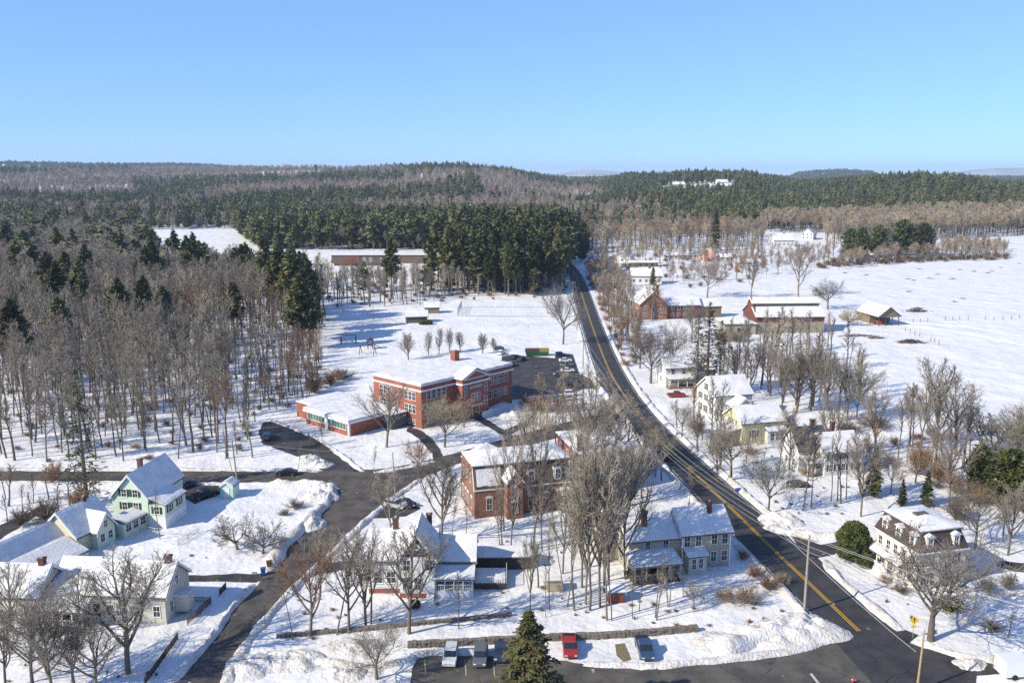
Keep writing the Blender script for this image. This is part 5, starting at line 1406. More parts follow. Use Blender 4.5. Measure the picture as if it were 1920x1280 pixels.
# base x, base y, top y, style, colour, width factor, label
YT = [
 (240, 1262, 1045, 'tall', 'g', 1.25, 'large bare tree in front of the cream farmhouse porch, branching low'),
 (62, 1306, 1090, 'broad', 'g', 1.0, 'spreading bare tree at the lower left corner'),
 (139, 1290, 1150, 'broad', 'g', .9, 'small bare tree between the two large trees at the lower left'),
 (182, 1302, 1150, 'tall', 'g', 1.1, 'bare tree left of the low-branching large one, cut by the bottom edge'),
 (100, 1310, 1120, 'tall', 'g', .9, 'bare tree between the corner tree and the small lower tree'),
 (10, 1290, 1130, 'tall', 'g', .8, 'bare tree cut by the left picture edge at the bottom'),
 (445, 1030, 966, 'apple', 'd', 1.0, 'left one of two low spreading fruit trees on the snowy lawn'),
 (493, 1037, 968, 'apple', 'd', .85, 'right one of two low spreading fruit trees on the snowy lawn'),
 (497, 1180, 1100, 'slim', 'g', .7, 'thin leaning sapling at the edge of the side street'),
 (549, 1198, 1060, 'slim', 'g', .9, 'slim bare tree left of the broad street tree'),
 (582, 1191, 1012, 'tall', 'b', .85, 'brownish bare tree overhanging the side street'),
 (632, 1189, 1030, 'slim', 'g', 1.3, 'slim bare tree on the low stone wall'),
 (654, 1186, 1000, 'tall', 'g', .75, 'tall forked bare tree left of the white gabled house windows'),
 (686, 1175, 975, 'tall', 'g', .7, 'tall bare tree crossing the left window of the white gabled house'),
 (767, 1187, 980, 'tall', 'g', .95, 'tall bare tree directly before the white gabled house'),
 (860, 1178, 1066, 'slim', 'g', .9, 'young bare tree before the porch of the white gabled house'),
 (707, 1272, 1176, 'broad', 'g', 1.25, 'wide low bare tree left of the parking lot'),
 (828, 1018, 850, 'tall', 'd', .85, 'dark bare tree left of the brick house by the street'),
 (848, 1008, 935, 'slim', 'g', .8, 'thin sapling near the left corner of the brick house'),
 (873, 1015, 930, 'slim', 'g', .8, 'thin sapling below the left corner of the brick house'),
 (938, 1036, 900, 'slim', 'g', .9, 'slim tree before the entrance gable of the brick house'),
 (958, 1027, 800, 'tall', 'g', .62, 'tall bare tree in front of the left half of the brick house'),
 (1016, 1032, 806, 'tall', 'g', .66, 'thick-trunked bare tree in front of the right half of the brick house'),
 (994, 1144, 1000, 'tall', 'g', .55, 'forked bare tree rising above the top of the spruce'),
 (1023, 1157, 1060, 'slim', 'g', .7, 'thin sapling beside the wooden bin'),
 (1064, 1137, 965, 'slim', 'g', .9, 'first slim leaning trunk right of the wooden bin'),
 (1077, 1144, 940, 'stand', 'l', .75, 'second slim leaning trunk right of the wooden bin'),
 (1091, 1101, 850, 'tall', 'l', .85, 'tree at the rear left of the tall bare clump'),
 (1098, 1132, 860, 'tall', 'l', .75, 'front left tree of the tall bare clump'),
 (1106, 1144, 845, 'stand', 'l', .95, 'foremost tree of the tall bare clump'),
 (1125, 1137, 800, 'tall', 'g', .72, 'tallest straight tree of the bare clump before the brick hall'),
 (1133, 1110, 810, 'tall', 'g', .65, 'thick tree in the middle of the bare clump'),
 (1141, 1101, 800, 'tall', 'l', .8, 'rear right tree of the tall bare clump'),
 (1138, 1162, 880, 'stand', 'l', .8, 'leaning tree just left of the reddish tool shed'),
 (1147, 1163, 930, 'slim', 'g', 1.0, 'thin tree beside the reddish tool shed'),
 (1088, 1010, 790, 'tall', 'l', .85, 'bare tree at the right end of the brick house'),
 (1155, 1040, 815, 'tall', 'l', .9, 'bare tree at the left end of the tan grey house'),
 (1190, 936, 825, 'tall', 'g', .8, 'bare tree behind the tan grey house roof'),
 (1203, 932, 835, 'broad', 'g', .8, 'leaning multi-stemmed tree behind the tan grey house'),
 (1229, 1157, 1035, 'slim', 'g', .95, 'slim tree before the porch of the tan grey house'),
 (1172, 1085, 850, 'tall', 'g', .8, 'fan-shaped tree right of the tall bare clump'),
 (1055, 1075, 900, 'tall', 'l', .7, 'fan-shaped tree left of the tall bare clump'),
 (1199, 1144, 1050, 'slim', 'g', .8, 'thin tree left of the tan house porch'),
 (1186, 1159, 1055, 'slim', 'g', .8, 'thin tree nearest the tool shed in front of the tan house'),
 (1255, 1137, 1040, 'slim', 'g', .85, 'thin tree before the entry of the tan grey house'),
 (1301, 1137, 1085, 'broad', 'g', .8, 'small bare tree among the brush before the tan grey house'),
 (1371, 899, 782, 'broad', 'g', 1.05, 'broad bare tree in front of the yellow house porch'),
 (1440, 961, 845, 'broad', 'g', .95, 'broad bare tree at the roadside below the yellow house'),
 (1506, 957, 810, 'stand', 'g', .8, 'left tree of a slim pair near the black car'),
 (1521, 951, 800, 'forest', 'd', .8, 'right tree of a slim pair near the black car'),
 (1558, 939, 815, 'stand', 'g', .7, 'slim tree before the white house, leftmost of three'),
 (1570, 939, 805, 'stand', 'g', .7, 'slim tree before the white house, middle of three'),
 (1586, 936, 820, 'stand', 'g', .7, 'slim tree before the white house, rightmost of three'),
 (1614, 968, 800, 'tall', 'g', .85, 'tall bare tree rising from behind the round evergreen'),
 (1745, 1200, 985, 'broad', 'g', 1.5, 'large spreading bare tree in front of the mansard house'),
 (1828, 1026, 905, 'broad', 'd', 1.15, 'bushy bare tree behind the mansard house'),
 (1670, 926, 850, 'broad', 'g', .7, 'small bare tree beyond the round evergreen'),
 (1716, 905, 695, 'stand', 'g', .9, 'narrow tall tree, leftmost of the field edge row'),
 (1754, 890, 664, 'tall', 'g', .7, 'tallest tree of the field edge row'),
 (1790, 862, 700, 'tall', 'g', .85, 'third tree of the field edge row'),
 (1857, 880, 755, 'broad', 'g', 1.35, 'wide bare tree at the right of the field edge row'),
 (1905, 895, 775, 'broad', 'g', 1.1, 'bare tree at the right picture edge below the field'),
 (1684, 860, 735, 'stand', 'g', .9, 'slim tree left of the field edge row'),
 (1700, 870, 745, 'slim', 'g', .9, 'thin tree beside the narrow tall tree of the field edge'),
 (1740, 905, 760, 'stand', 'g', .8, 'slim tree in front of the field edge row'),
 (1816, 890, 740, 'stand', 'g', 1.0, 'slim tree between the third and the wide tree of the field edge'),
 (1588, 788, 664, 'broad', 'g', .85, 'rounded bare tree standing alone right of the field copse'),
 (1606, 786, 680, 'tall', 'g', .7, 'bare tree just right of the rounded one at the field copse'),
 (1543, 795, 652, 'tall', 'g', .5, 'leaning bare tree at the right side of the copse'),
 (1493, 760, 628, 'broad', 'g', 1.0, 'big oak-like bare tree in the middle of the copse below the barn'),
 (1520, 770, 640, 'tall', 'g', .8, 'bare tree right of the big one in the copse below the barn'),
 (1466, 775, 655, 'tall', 'g', .7, 'bare tree left of the big one in the copse below the barn'),
 (1440, 735, 640, 'tall', 'g', .8, 'dark bare tree toward the left of the copse'),
 (1403, 748, 636, 'tall', 'd', .8, 'bare tree left in the copse behind the tall white house'),
 (1380, 735, 640, 'tall', 'd', .85, 'bare tree behind the roof of the tall white house'),
 (1360, 760, 650, 'stand', 'g', .9, 'slim tree over the roof of the tall white house'),
 (1550, 770, 668, 'tall', 'g', .7, 'bare tree at the right end of the copse'),
 (1306, 845, 760, 'broad', 'g', .6, 'small bare tree before the tall white house'),
 (1278, 822, 750, 'broad', 'g', .8, 'low bare tree by the road before the tall white house'),
 (1330, 850, 700, 'stand', 'g', .9, 'tall slim tree in front of the tall white house'),
 (1348, 858, 710, 'stand', 'g', .9, 'tall slim tree left of the yellow house'),
 (1220, 718, 618, 'broad', 'd', 1.0, 'dark broad tree by the road left of the white farmhouse'),
 (1200, 690, 610, 'broad', 'd', .8, 'gnarled tree behind the broad roadside tree'),
 (1262, 690, 600, 'broad', 'g', .8, 'bare tree behind the white farmhouse'),
 (1297, 640, 560, 'broad', 'g', .8, 'bare tree in front of the long red wing'),
 (1222, 600, 530, 'tall', 'b', .9, 'brownish tree before the red gabled house'),
 (1497, 556, 458, 'tall', 'g', .8, 'tall bare tree behind the barn'),
 (1408, 558, 478, 'tall', 'g', .65, 'bare tree behind the left end of the barn'),
 (1326, 558, 478, 'broad', 'g', 1.0, 'wide bare tree behind the red wing'),
 (1552, 580, 522, 'broad', 'd', 1.2, 'bushy tree between the barn and the open barn'),
 (1590, 610, 575, 'apple', 't', 1.0, 'small tan fruit tree beside the open barn'),
 (1056, 645, 530, 'broad', 'g', .8, 'bare tree at the corner of the playing field'),
 (766, 674, 622, 'pear', 'b', 1.4, 'reddish brown rounded tree behind the left end of the school'),
 (803, 666, 620, 'pear', 'g', 1.0, 'first small pear-shaped tree behind the school'),
 (823, 664, 612, 'pear', 'g', .85, 'second small pear-shaped tree behind the school'),
 (843, 661, 613, 'pear', 'g', .95, 'third small pear-shaped tree behind the school'),
 (863, 658, 620, 'pear', 'g', 1.25, 'fourth small pear-shaped tree behind the school'),
 (905, 663, 622, 'pear', 'g', 1.4, 'pear-shaped tree behind the school chimney'),
 (926, 658, 632, 'pear', 'g', 1.3, 'smallest pear-shaped tree near the school lot'),
 (725, 838, 712, 'tall', 'g', 1.0, 'bare tree in front of the school annex'),
 (834, 838, 738, 'broad', 't', 1.05, 'round-crowned tree before the school front'),
 (870, 800, 738, 'broad', 'b', .9, 'brown bushy tree at the school entrance'),
 (605, 845, 790, 'slim', 'g', .9, 'sapling in the snow beside the annex drive'),
 (560, 880, 830, 'slim', 'g', .9, 'thin sapling beside the black car on the left street'),
 (440, 905, 800, 'slim', 'g', .8, 'slim tree by the street near the mint shed'),
 (1130, 960, 830, 'stand', 'g', 1.0, 'tree in front of the brick hall'),
 (1165, 950, 820, 'tall', 'g', .7, 'tree at the right corner of the brick hall'),
 (1100, 890, 735, 'tall', 'g', .9, 'tree behind the brick hall, left'),
 (1135, 880, 730, 'tall', 'g', .9, 'tree behind the brick hall, right'),
 (1160, 870, 745, 'broad', 'g', 1.0, 'round bare tree between the hall and the road'),
 (1070, 850, 740, 'tall', 'g', .8, 'bare tree behind the brick house near the street'),
 (1010, 850, 752, 'broad', 't', .9, 'tan bare tree behind the brick house roof'),
 (1210, 880, 780, 'tall', 'g', .7, 'bare tree close to the left road edge'),
 (700, 900, 835, 'slim', 'g', .8, 'sapling on the snow triangle at the junction'),
 (785, 895, 820, 'broad', 'b', .7, 'small brown tree beside the street pole'),
 (980, 900, 760, 'tall', 'l', .8, 'pale tree rising behind the brick house roof'),
 (1240, 900, 790, 'tall', 'g', .7, 'bare tree by the road above the tan grey house'),
 (1345, 905, 800, 'tall', 'g', .7, 'roadside tree left of the broad one before the yellow house'),
 (1480, 880, 760, 'tall', 'l', .75, 'pale tree between the yellow house and the white house'),
 (1560, 860, 730, 'tall', 'g', .75, 'tall tree behind the white house with the bare roof'),
 (1640, 850, 725, 'tall', 'l', .8, 'pale tree at the left start of the field edge row'),
 (1780, 950, 790, 'tall', 'g', .75, 'tall tree behind the mansard roof'),
 (1890, 1040, 900, 'tall', 'g', .75, 'tall tree right of the mansard house near the picture edge'),
 (735, 1010, 880, 'tall', 'l', .7, 'pale tree behind the chimneys of the white gabled house'),
 (600, 1110, 985, 'tall', 'l', .7, 'pale tree at the foot of the drive by the side street'),
 (300, 1010, 905, 'slim', 'g', .8, 'thin tree on the lawn before the mint green house'),
 (20, 1180, 1050, 'tall', 'g', .8, 'bare tree over the left roof of the cream farmhouse'),
 (150, 1190, 1060, 'tall', 'g', .8, 'bare tree before the porch of the cream farmhouse'),
 (1290, 960, 870, 'slim', 'g', .8, 'thin tree between the tan grey house and the road'),
]
SH = [ # bushes: base x, base y, width px, height m, colour, label
 (555, 952, 50, 1.8, 'd', 'brown bush with snow on the mint house lawn'), (532, 965, 30, 1.2, 'd', 'small bush left of the brown lawn bush'),
 (84, 975, 80, 4.5, 'd', 'dark leafless thicket left of the ell house'), (150, 950, 70, 4, 'b', 'brown thicket behind the ell house'),
 (40, 985, 60, 3.5, 'd', 'dark thicket at the left picture edge'), (100, 905, 50, 5, 'b', 'reddish bush on the left street'),
 (1400, 1130, 90, 2.8, 't', 'tan brush patch before the tan grey house'), (1440, 1105, 60, 2.6, 'b', 'brown brush by the road at the tall pole'), (1360, 1125, 60, 2.0, 't', 'low tan brush left of the brush patch'), (1415, 1080, 50, 2.0, 'b', 'brown bush next to the road below the tan grey house'), (1392, 1048, 34, 1.9, 'b', 'reddish bush in the blue shadow of the tan grey house'),
 (1465, 1095, 40, 2.2, 't', 'tan roadside brush above the tall pole'),
 (1850, 1110, 50, 2.6, 'g', 'left of two round bushes behind the mansard house'), (1890, 1106, 50, 2.8, 'g', 'right of two round bushes behind the mansard house'), (1660, 1092, 40, 1.5, 'b', 'red brown bush by the mansard house porch'), (1690, 1112, 40, 1.5, 'd', 'dark bush at the mansard house corner'),
 (1790, 975, 60, 5, 'd', 'dark bush left of the bushy tree behind the mansard house'), (1830, 945, 70, 5, 'b', 'red brown bush before the big right pine'), (1790, 925, 50, 5, 'b', 'brown bush above the mansard house roof'),
 (1860, 1180, 60, 1.4, 'd', 'low dark bush right of the large spreading tree'), (1880, 1255, 50, 2.0, 't', 'tan bush at the lower right corner'),
 (1012, 772, 70, 5, 'b', 'brown bush group between school and street'), (1045, 770, 60, 5, 'b', 'brown bush right of the brown bush group'), (985, 765, 40, 4, 'b', 'small brown bush at the school wall'),
 (1720, 890, 70, 8, 'b', 'red brown thicket under the field edge trees'), (1760, 905, 60, 7, 'b', 'brown thicket right of the red brown one'), (1640, 800, 100, 3.0, 'd', 'dark hedge by the blue shadows at the field'), (1590, 808, 70, 2.4, 'd', 'low dark hedge left of the larger one'),
 (1380, 640, 60, 5, 't', 'yellowish bush before the milk house of the barn'), (1352, 640, 40, 5, 'b', 'brown bush beside the milk house'),
 (620, 722, 60, 5, 'b', 'russet thicket at the wood edge near the annex'), (590, 738, 60, 6, 'b', 'russet bush in the wood edge behind the annex'), (640, 712, 60, 3.5, 'd', 'dark brush left of the school'),
 (1250, 860, 40, 2, 'b', 'brush by the road above the utility pole'), (1405, 850, 50, 1.5, 'b', 'brown foundation bush of the yellow house'), (1310, 810, 40, 3, 'b', 'brown bush beside the tall white house'),
]
for (bx, by, ty, st, cl, wf, lb) in YT:
    p, h = hpx(bx, by, ty)
    v = (bx * 7 + by) % 4
    fat = max(.85, min(1.35, p.y / 190)) * min(1.4, (10 / max(h, 4)) ** .7)
    place('bare_tree', bare_proto(st, v, TWM[cl], round(fat * 4) / 4), p, h, wf * ((1.0 if 930 < bx < 1200 and by > 980 else 1.3) if st == 'tall' else 1.15 if st == 'broad' else 1.1), lb, 'bare tree')
for (bx, by, wp, hm, cl, lb) in SH:
    p = G(bx, by); wm = wp * p.y / F
    root = place('shrub', bare_proto('shrub', (bx + by) % 3, TWM[cl], 1.5), p, hm, wm / hm * .8, lb, 'bush', parts=('stems', 'crown'))

# conifers standing singly: base x, base y, top y, style, material, width, label
CT = [
 (990, 1378, 1146, 'spruce', N_SPRUCE, 1.4, 'tall olive green spruce in front of the parked cars', 'spruce_tree', 'spruce'),
 (1325, 735, 565, 'hemlock', N_BROWNC, 1.15, 'tall brown green spruce beside the red wing', 'spruce_tree', 'spruce'),
 (1305, 745, 590, 'hemlock', N_BROWNC, 1.1, 'brown green spruce left of the tallest one', 'spruce_tree', 'spruce'),
 (1348, 742, 600, 'hemlock', N_HEM, 1.1, 'dark spruce right of the tallest brown green one', 'spruce_tree', 'spruce'),
 (163, 938, 690, 'hemlock', N_HEM, .95, 'tall thin see-through hemlock on the left street', 'hemlock_tree', 'hemlock'),
 (1637, 930, 834, 'narrow', N_SPRUCE, 1.0, 'dark narrow spruce beside the white house', 'spruce_tree', 'spruce'),
 (1736, 948, 882, 'narrow', N_PINE, 1.1, 'small spruce behind the mansard roof', 'spruce_tree', 'spruce'),
 (1690, 948, 898, 'narrow', N_PINE, 1.1, 'smaller spruce left of the one behind the mansard roof', 'spruce_tree', 'spruce'),
 (1888, 950, 842, 'bushy', N_YEW, 1.0, 'broad green pine at the right edge', 'pine_tree', 'pine'),
 (1832, 925, 832, 'bushy', N_YEW, .7, 'smaller green pine left of the broad one', 'pine_tree', 'pine'),
 (1925, 960, 890, 'bushy', N_PINE, 1.0, 'low dark evergreen at the right picture edge', 'pine_tree', 'pine'),
 (1224, 535, 500, 'narrow', N_PINE, 1.3, 'small dark arborvitae beside the white house with wide roof', 'spruce_tree', 'spruce'),
 (1592, 482, 428, 'bushy', N_PINE, .8, 'leftmost dark pine of the row by the snowy field', 'pine_tree', 'pine'),
 (1613, 484, 427, 'bushy', N_PINE, .8, 'second dark pine of the row by the snowy field', 'pine_tree', 'pine'),
 (1645, 480, 422, 'bushy', N_PINE, 1.0, 'third pine of the row by the snowy field', 'pine_tree', 'pine'),
 (1690, 478, 412, 'bushy', N_PINE, 1.1, 'tallest pine of the row by the snowy field', 'pine_tree', 'pine'),
 (1729, 480, 419, 'bushy', N_PINE, .9, 'rightmost pine of the row by the snowy field', 'pine_tree', 'pine'),
 (1092, 490, 415, 'bushy', N_PINE, .5, 'dark pine closing the road at its far bend', 'pine_tree', 'pine'),
 (735, 560, 447, 'pine', N_SPRUCE, .9, 'lone pine in front of the long brown building', 'pine_tree', 'pine'),
 (1340, 470, 390, 'narrow', N_PINE, .9, 'dark pointed spruce among the tan trees beyond the pink house', 'spruce_tree', 'spruce'),
]
for (bx, by, ty, st, m_, wf, lb, nm, ct) in CT:
    p, h = hpx(bx, by, ty)
    place(nm, con_proto(st, 1 + bx % 3, m_, 0), p, h, wf, lb, ct, parts=('trunk', 'foliage'))
# clipped round evergreen by the mansard house
def round_bush(px, py, rx, ry, hgt, label, m, name='round_evergreen', n=9000, sz=.14):
    rg = random.Random(px); vs = []; fs = []
    for _ in range(n):
        u = rg.uniform(-.75, 1); t = rg.uniform(0, 6.28); s = math.sqrt(max(0, 1 - u * u)) if u > 0 else math.sqrt(1 - u * u * .8)
        d = Vector((math.cos(t) * s, math.sin(t) * s, u)); k = .80 + .22 * noise.noise(d * 2.2 + Vector((px, 0, 0))) + rg.uniform(-.10, .10)
        c_ = Vector((d.x * rx * k, d.y * ry * k, hgt * .46 + d.z * hgt * .5 * k)); 
        a = (d + Vector((rg.gauss(0, .7), rg.gauss(0, .7), rg.gauss(0, .7)))).normalized(); b = a.cross(Vector((rg.gauss(0, 1), rg.gauss(0, 1), rg.gauss(0, 1)))).normalized()
        quad(vs, fs, c_, a * sz * rg.uniform(.6, 1.3), b * sz * .5)
    r_ = empty(name, G(px, py), 0, label, 'evergreen bush')
    me = bpy.data.meshes.new('foliage_mesh'); me.from_pydata(vs, [], fs); me.materials.append(m); link('foliage', me, r_)
    t_ = MB(); 
    for k in range(6): t_.tube((0, 0, 0), (math.cos(k) * rx * .5, math.sin(k) * ry * .5, hgt * .6), .12, .04, 5)
    t_.build('stems', BARK, r_)
round_bush(1597, 1052, 2.75, 2.6, 6.9, 'large rounded olive evergreen beside the mansard house', N_YEW, n=14000)
round_bush(1622, 1062, 1.6, 1.5, 2.6, 'low rounded evergreen at the foot of the larger one', N_YEW, n=4000)
round_bush(1783, 1142, 1.8, 1.5, 1.6, 'low dark evergreen bush at the mansard house steps', N_PINE, n=3000)
round_bush(778, 1138, .8, .8, 1.1, 'small dark evergreen bush before the white gabled house', N_PINE, n=1200)
round_bush(798, 608, 3, 2, 1.8, 'dark evergreen bush by the dugout', N_PINE, n=900, sz=.3)

# ------------------------------------------------------------------ woods
def inpoly(x, y, poly):
    c = False; n = len(poly); j = n - 1
    for i in range(n):
        xi, yi = poly[i]; xj, yj = poly[j]
        if (yi > y) != (yj > y) and x < (xj - xi) * (y - yi) / (yj - yi) + xi: c = not c
        j = i
    return c
TREES = []   # (kind, style, pos, h, wf, colour, zone)
rw = random.Random(11)
def scatter(poly, sp, fn, excl=()):
    ps = [G(*p) for p in poly]; x0, x1 = min(p.x for p in ps), max(p.x for p in ps); y0, y1 = min(p.y for p in ps), max(p.y for p in ps)
    y = y0
    while y < y1:
        x = x0
        while x < x1:
            X = x + rw.uniform(0, sp); Y = y + rw.uniform(0, sp); u, v = P(X, Y)
            if -110 < u < 2030 and inpoly(u, v, poly) and not any(inpoly(u, v, e) for e in excl): fn(X, Y, u, v)
            x += sp
        y += sp
WOOD_L = [(-110, 872), (60, 868), (140, 866), (330, 862), (400, 866), (470, 862), (484, 845), (478, 800), (500, 778), (560, 768), (588, 740), (604, 700), (592, 660), (598, 625), (618, 600), (600, 575), (560, 560), (500, 545), (470, 530), (300, 520), (290, 470), (200, 450), (60, 440), (-110, 436)]
def fl(X, Y, u, v):
    r = rw.random(); n_ = vnoise(X, Y, 45, 5)
    edge = v > 835
    zone = ('front edge', 'wood')[v < 835]
    if v < 640 and r < .03 + .08 * (n_ > .6): TREES.append(('pine', 'pine', (X, Y), rw.uniform(19, 27), rw.uniform(.9, 1.25), N_PINE, 'L')); return
    near_r = u > 330 and v > 600 and (u > 520 or vnoise(X, Y, 30, 9) > .62)
    h = rw.uniform(14, 22) if v < 800 else rw.uniform(12, 21)
    if u > 430 and v > 620: h = rw.uniform(7, 13)
    TREES.append(('bare', rw.choice(('stand', 'stand', 'stand', 'forest', 'slim')), (X, Y), h, rw.uniform(.8, 1.25), 'b' if near_r and rw.random() < .65 else ('g' if rw.random() < .6 else 'l'), 'Lf' if v > 800 else 'L'))
scatter(WOOD_L, 5.3, fl)
for (bx, by, hh) in [(504, 588, 27), (528, 596, 29), (552, 606, 29), (575, 600, 26), (588, 642, 19), (566, 640, 23), (580, 622, 25), (572, 634, 24), (582, 654, 19), (560, 655, 22)]:
    p = G(bx, by); TREES.append(('pine', 'pine', (p.x, p.y), hh, 1.25, N_PINE, 'Lq'))
for (tx, ty_, hh) in [(215, 392, 29), (240, 400, 26), (198, 420, 24), (270, 400, 27), (285, 425, 23), (350, 440, 25), (362, 450, 24), (330, 455, 21), (440, 463, 22), (470, 468, 21), (495, 446, 25), (520, 460, 25), (545, 458, 27), (562, 470, 24), (100, 490, 26), (85, 470, 27), (48, 430, 26), (12, 420, 28), (30, 450, 25), (120, 470, 24), (215, 520, 24), (262, 516, 25), (150, 510, 22), (8, 560, 24), (100, 555, 22), (300, 535, 20), (250, 395, 26), (185, 410, 25), (505, 490, 22), (575, 505, 20), (380, 480, 19)]:
    D = (H - hh) * F / (ty_ - HOR) ; TREES.append(('pine', 'pine', ((tx - 960) / F * D, D), hh, 1.15, N_PINE, 'Lp'))
# strip of bare trees above the playing field
scatter([(600, 574), (700, 578), (790, 572), (840, 560), (940, 556), (1060, 550), (1062, 535), (900, 530), (700, 535), (560, 545)], 6.0,
        lambda X, Y, u, v: TREES.append(('bare', 'forest', (X, Y), rw.uniform(9, 16), rw.uniform(.8, 1.2), 'g', 'M')) if u < 880 or rw.random() < .3 else None)
scatter([(560, 545), (600, 540), (620, 525), (570, 520)], 9, lambda X, Y, u, v: TREES.append(('bare', 'forest', (X, Y), rw.uniform(11, 18), 1, 'g', 'M')))
# big pine grove in the centre
scatter([(808, 545), (860, 552), (960, 556), (1055, 548), (1064, 520), (1066, 490), (1070, 460), (1040, 440), (900, 440), (820, 470), (815, 505)], 7.0,
        lambda X, Y, u, v: TREES.append(('pine', 'pine', (X, Y), rw.uniform(20, 32), rw.uniform(.85, 1.25), N_PINE, 'G')) if u > 860 or rw.random() < .4 else None)
scatter([(640, 556), (820, 548), (1050, 556), (1060, 550), (860, 540), (700, 540)], 14, lambda X, Y, u, v: TREES.append(('pine', 'pine', (X, Y), rw.uniform(10, 17), 1.1, N_PINE, 'M2')))
scatter([(560, 472), (900, 472), (900, 464), (560, 464)], 8, lambda X, Y, u, v: TREES.append(('bare', 'broad', (X, Y), rw.uniform(4, 8), 1.2, 'b', 'B')))
# pines behind the long building and pond
scatter([(484, 468), (640, 468), (850, 468), (900, 440), (1060, 440), (1060, 425), (780, 424), (560, 426), (440, 434)], 7.5,
        lambda X, Y, u, v: TREES.append(('pine', 'pine', (X, Y), rw.uniform(13, 28), rw.uniform(.9, 1.3), N_PINE, 'B')) if rw.random() < .35 + .6 * (vnoise(X, Y, 40, 12) > .4) else TREES.append(('bare', 'forest', (X, Y), rw.uniform(11, 19), 1.1, 'l', 'B')))
# right side: brush along the road and round the far houses
def fr(h0, h1, cols, st='forest', z='R', wf=1.1):
    return lambda X, Y, u, v: TREES.append(('bare', st if isinstance(st, str) else rw.choice(st), (X, Y), rw.uniform(h0, h1), wf * rw.uniform(.85, 1.25), rw.choice(cols), z))
scatter([(1096, 520), (1112, 550), (1134, 605), (1158, 655), (1192, 690), (1212, 650), (1192, 600), (1185, 550), (1150, 520), (1110, 500)], 5.2, fr(7, 14, 'tbtg', ('tall', 'forest', 'broad'), 'V'))
scatter([(1090, 478), (1120, 474), (1300, 466), (1430, 462), (1436, 440), (1300, 440), (1090, 450)], 8, fr(13, 21, 'ggtb', ('forest', 'tall'), 'R'))
scatter([(1120, 512), (1240, 520), (1340, 500), (1420, 480), (1460, 474), (1560, 470), (1560, 500), (1440, 520), (1300, 535), (1240, 540)], 8.5, fr(4, 11, 'gbbt', ('broad', 'tall', 'broad'), 'R'))
scatter([(1530, 470), (1580, 490), (1560, 506), (1600, 504), (1700, 492), (1800, 490), (1880, 486), (1890, 466), (1760, 464), (1760, 478), (1600, 490)], 6.5, fr(7, 13, 'bgdt', ('broad', 'tall'), 'H', 1.3))
scatter([(1550, 460), (1600, 456), (1700, 452), (1800, 448), (1960, 440), (2030, 436), (2030, 420), (1700, 424), (1430, 430), (1430, 436), (1545, 438)], 7.5, fr(17, 25, 'tglt', ('forest', 'tall'), 'T'))
scatter([(1360, 760), (1340, 700), (1370, 650), (1450, 640), (1560, 650), (1600, 690), (1620, 770), (1570, 800), (1500, 790), (1480, 760), (1420, 750)], 8, fr(9, 16, 'ggd', ('forest', 'tall'), 'K'))
scatter([(1600, 870), (1660, 800), (1740, 800), (1900, 850), (2030, 860), (2030, 930), (1800, 930), (1660, 920)], 9, fr(7, 15, 'ggbd', ('forest', 'slim', 'broad'), 'E'))
scatter([(1400, 870), (1470, 850), (1600, 840), (1640, 880), (1560, 900), (1450, 900)], 10, fr(6, 10, 'gg', ('slim', 'broad'), 'E2'))
scatter([(1070, 1120), (1090, 1000), (1170, 980), (1180, 1100), (1150, 1150)], 16, fr(8, 14, 'gl', ('stand', 'slim'), 'N', .85))
scatter([(1080, 900), (1100, 830), (1220, 850), (1290, 930), (1240, 940), (1180, 930)], 9, fr(7, 12, 'gg', ('broad', 'slim'), 'N2'))
VIL = ('slim', 'stand', 'tall')
scatter([(840, 1000), (900, 992), (1060, 985), (1080, 1040), (1010, 1060), (960, 1045), (850, 1035)], 9, fr(6, 12, 'gl', ('slim', 'stand'), 'Y1'))
scatter([(560, 1100), (690, 1132), (960, 1140), (960, 1160), (780, 1182), (540, 1204)], 10, fr(6, 12, 'gg', ('slim', 'stand'), 'Y2'))
scatter([(990, 1100), (1070, 1070), (1075, 1165), (990, 1165)], 5.0, fr(7, 14, 'gl', ('slim', 'stand'), 'Y3', .9))
scatter([(1180, 1112), (1280, 1105), (1330, 1095), (1310, 1165), (1180, 1168)], 4.5, fr(4, 9, 'gl', ('slim',), 'Y4', .9))
scatter([(1020, 748), (1100, 738), (1150, 768), (1190, 830), (1080, 850), (985, 830), (990, 795)], 6.5, fr(7, 12, 'ttgl', ('forest', 'broad', 'tall'), 'Y5'))
scatter([(1250, 770), (1282, 830), (1340, 890), (1420, 885), (1380, 845), (1300, 800)], 6.5, fr(5, 11, 'gbl', ('slim', 'broad', 'tall'), 'Y6'))
scatter([(1800, 1010), (1860, 985), (1980, 990), (1980, 1040), (1860, 1045)], 9, fr(5, 9, 'gd', ('slim', 'broad'), 'Y7'))
scatter([(0, 930), (150, 925), (190, 960), (90, 985), (-60, 1000)], 5, fr(4, 8, 'gbd', ('broad', 'stand'), 'Y8', 1.1))
scatter([(1480, 920), (1600, 905), (1600, 960), (1530, 985)], 9, fr(6, 12, 'gl', ('slim', 'stand'), 'Y9'))
scatter([(1830, 1110), (1980, 1100), (1980, 1220), (1830, 1220)], 9, fr(2.5, 5, 'gd', ('slim', 'broad'), 'Y10'))
scatter([(465, 765), (500, 700), (560, 650), (596, 640), (606, 690), (596, 730), (560, 768)], 3.8, fr(4, 9, 'bbbd', ('broad', 'forest', 'tall'), 'Z1', 1.2))
scatter([(1100, 476), (1430, 466), (1430, 480), (1340, 498), (1130, 500)], 9, fr(6, 13, 'gtbl', ('broad', 'tall'), 'R'))
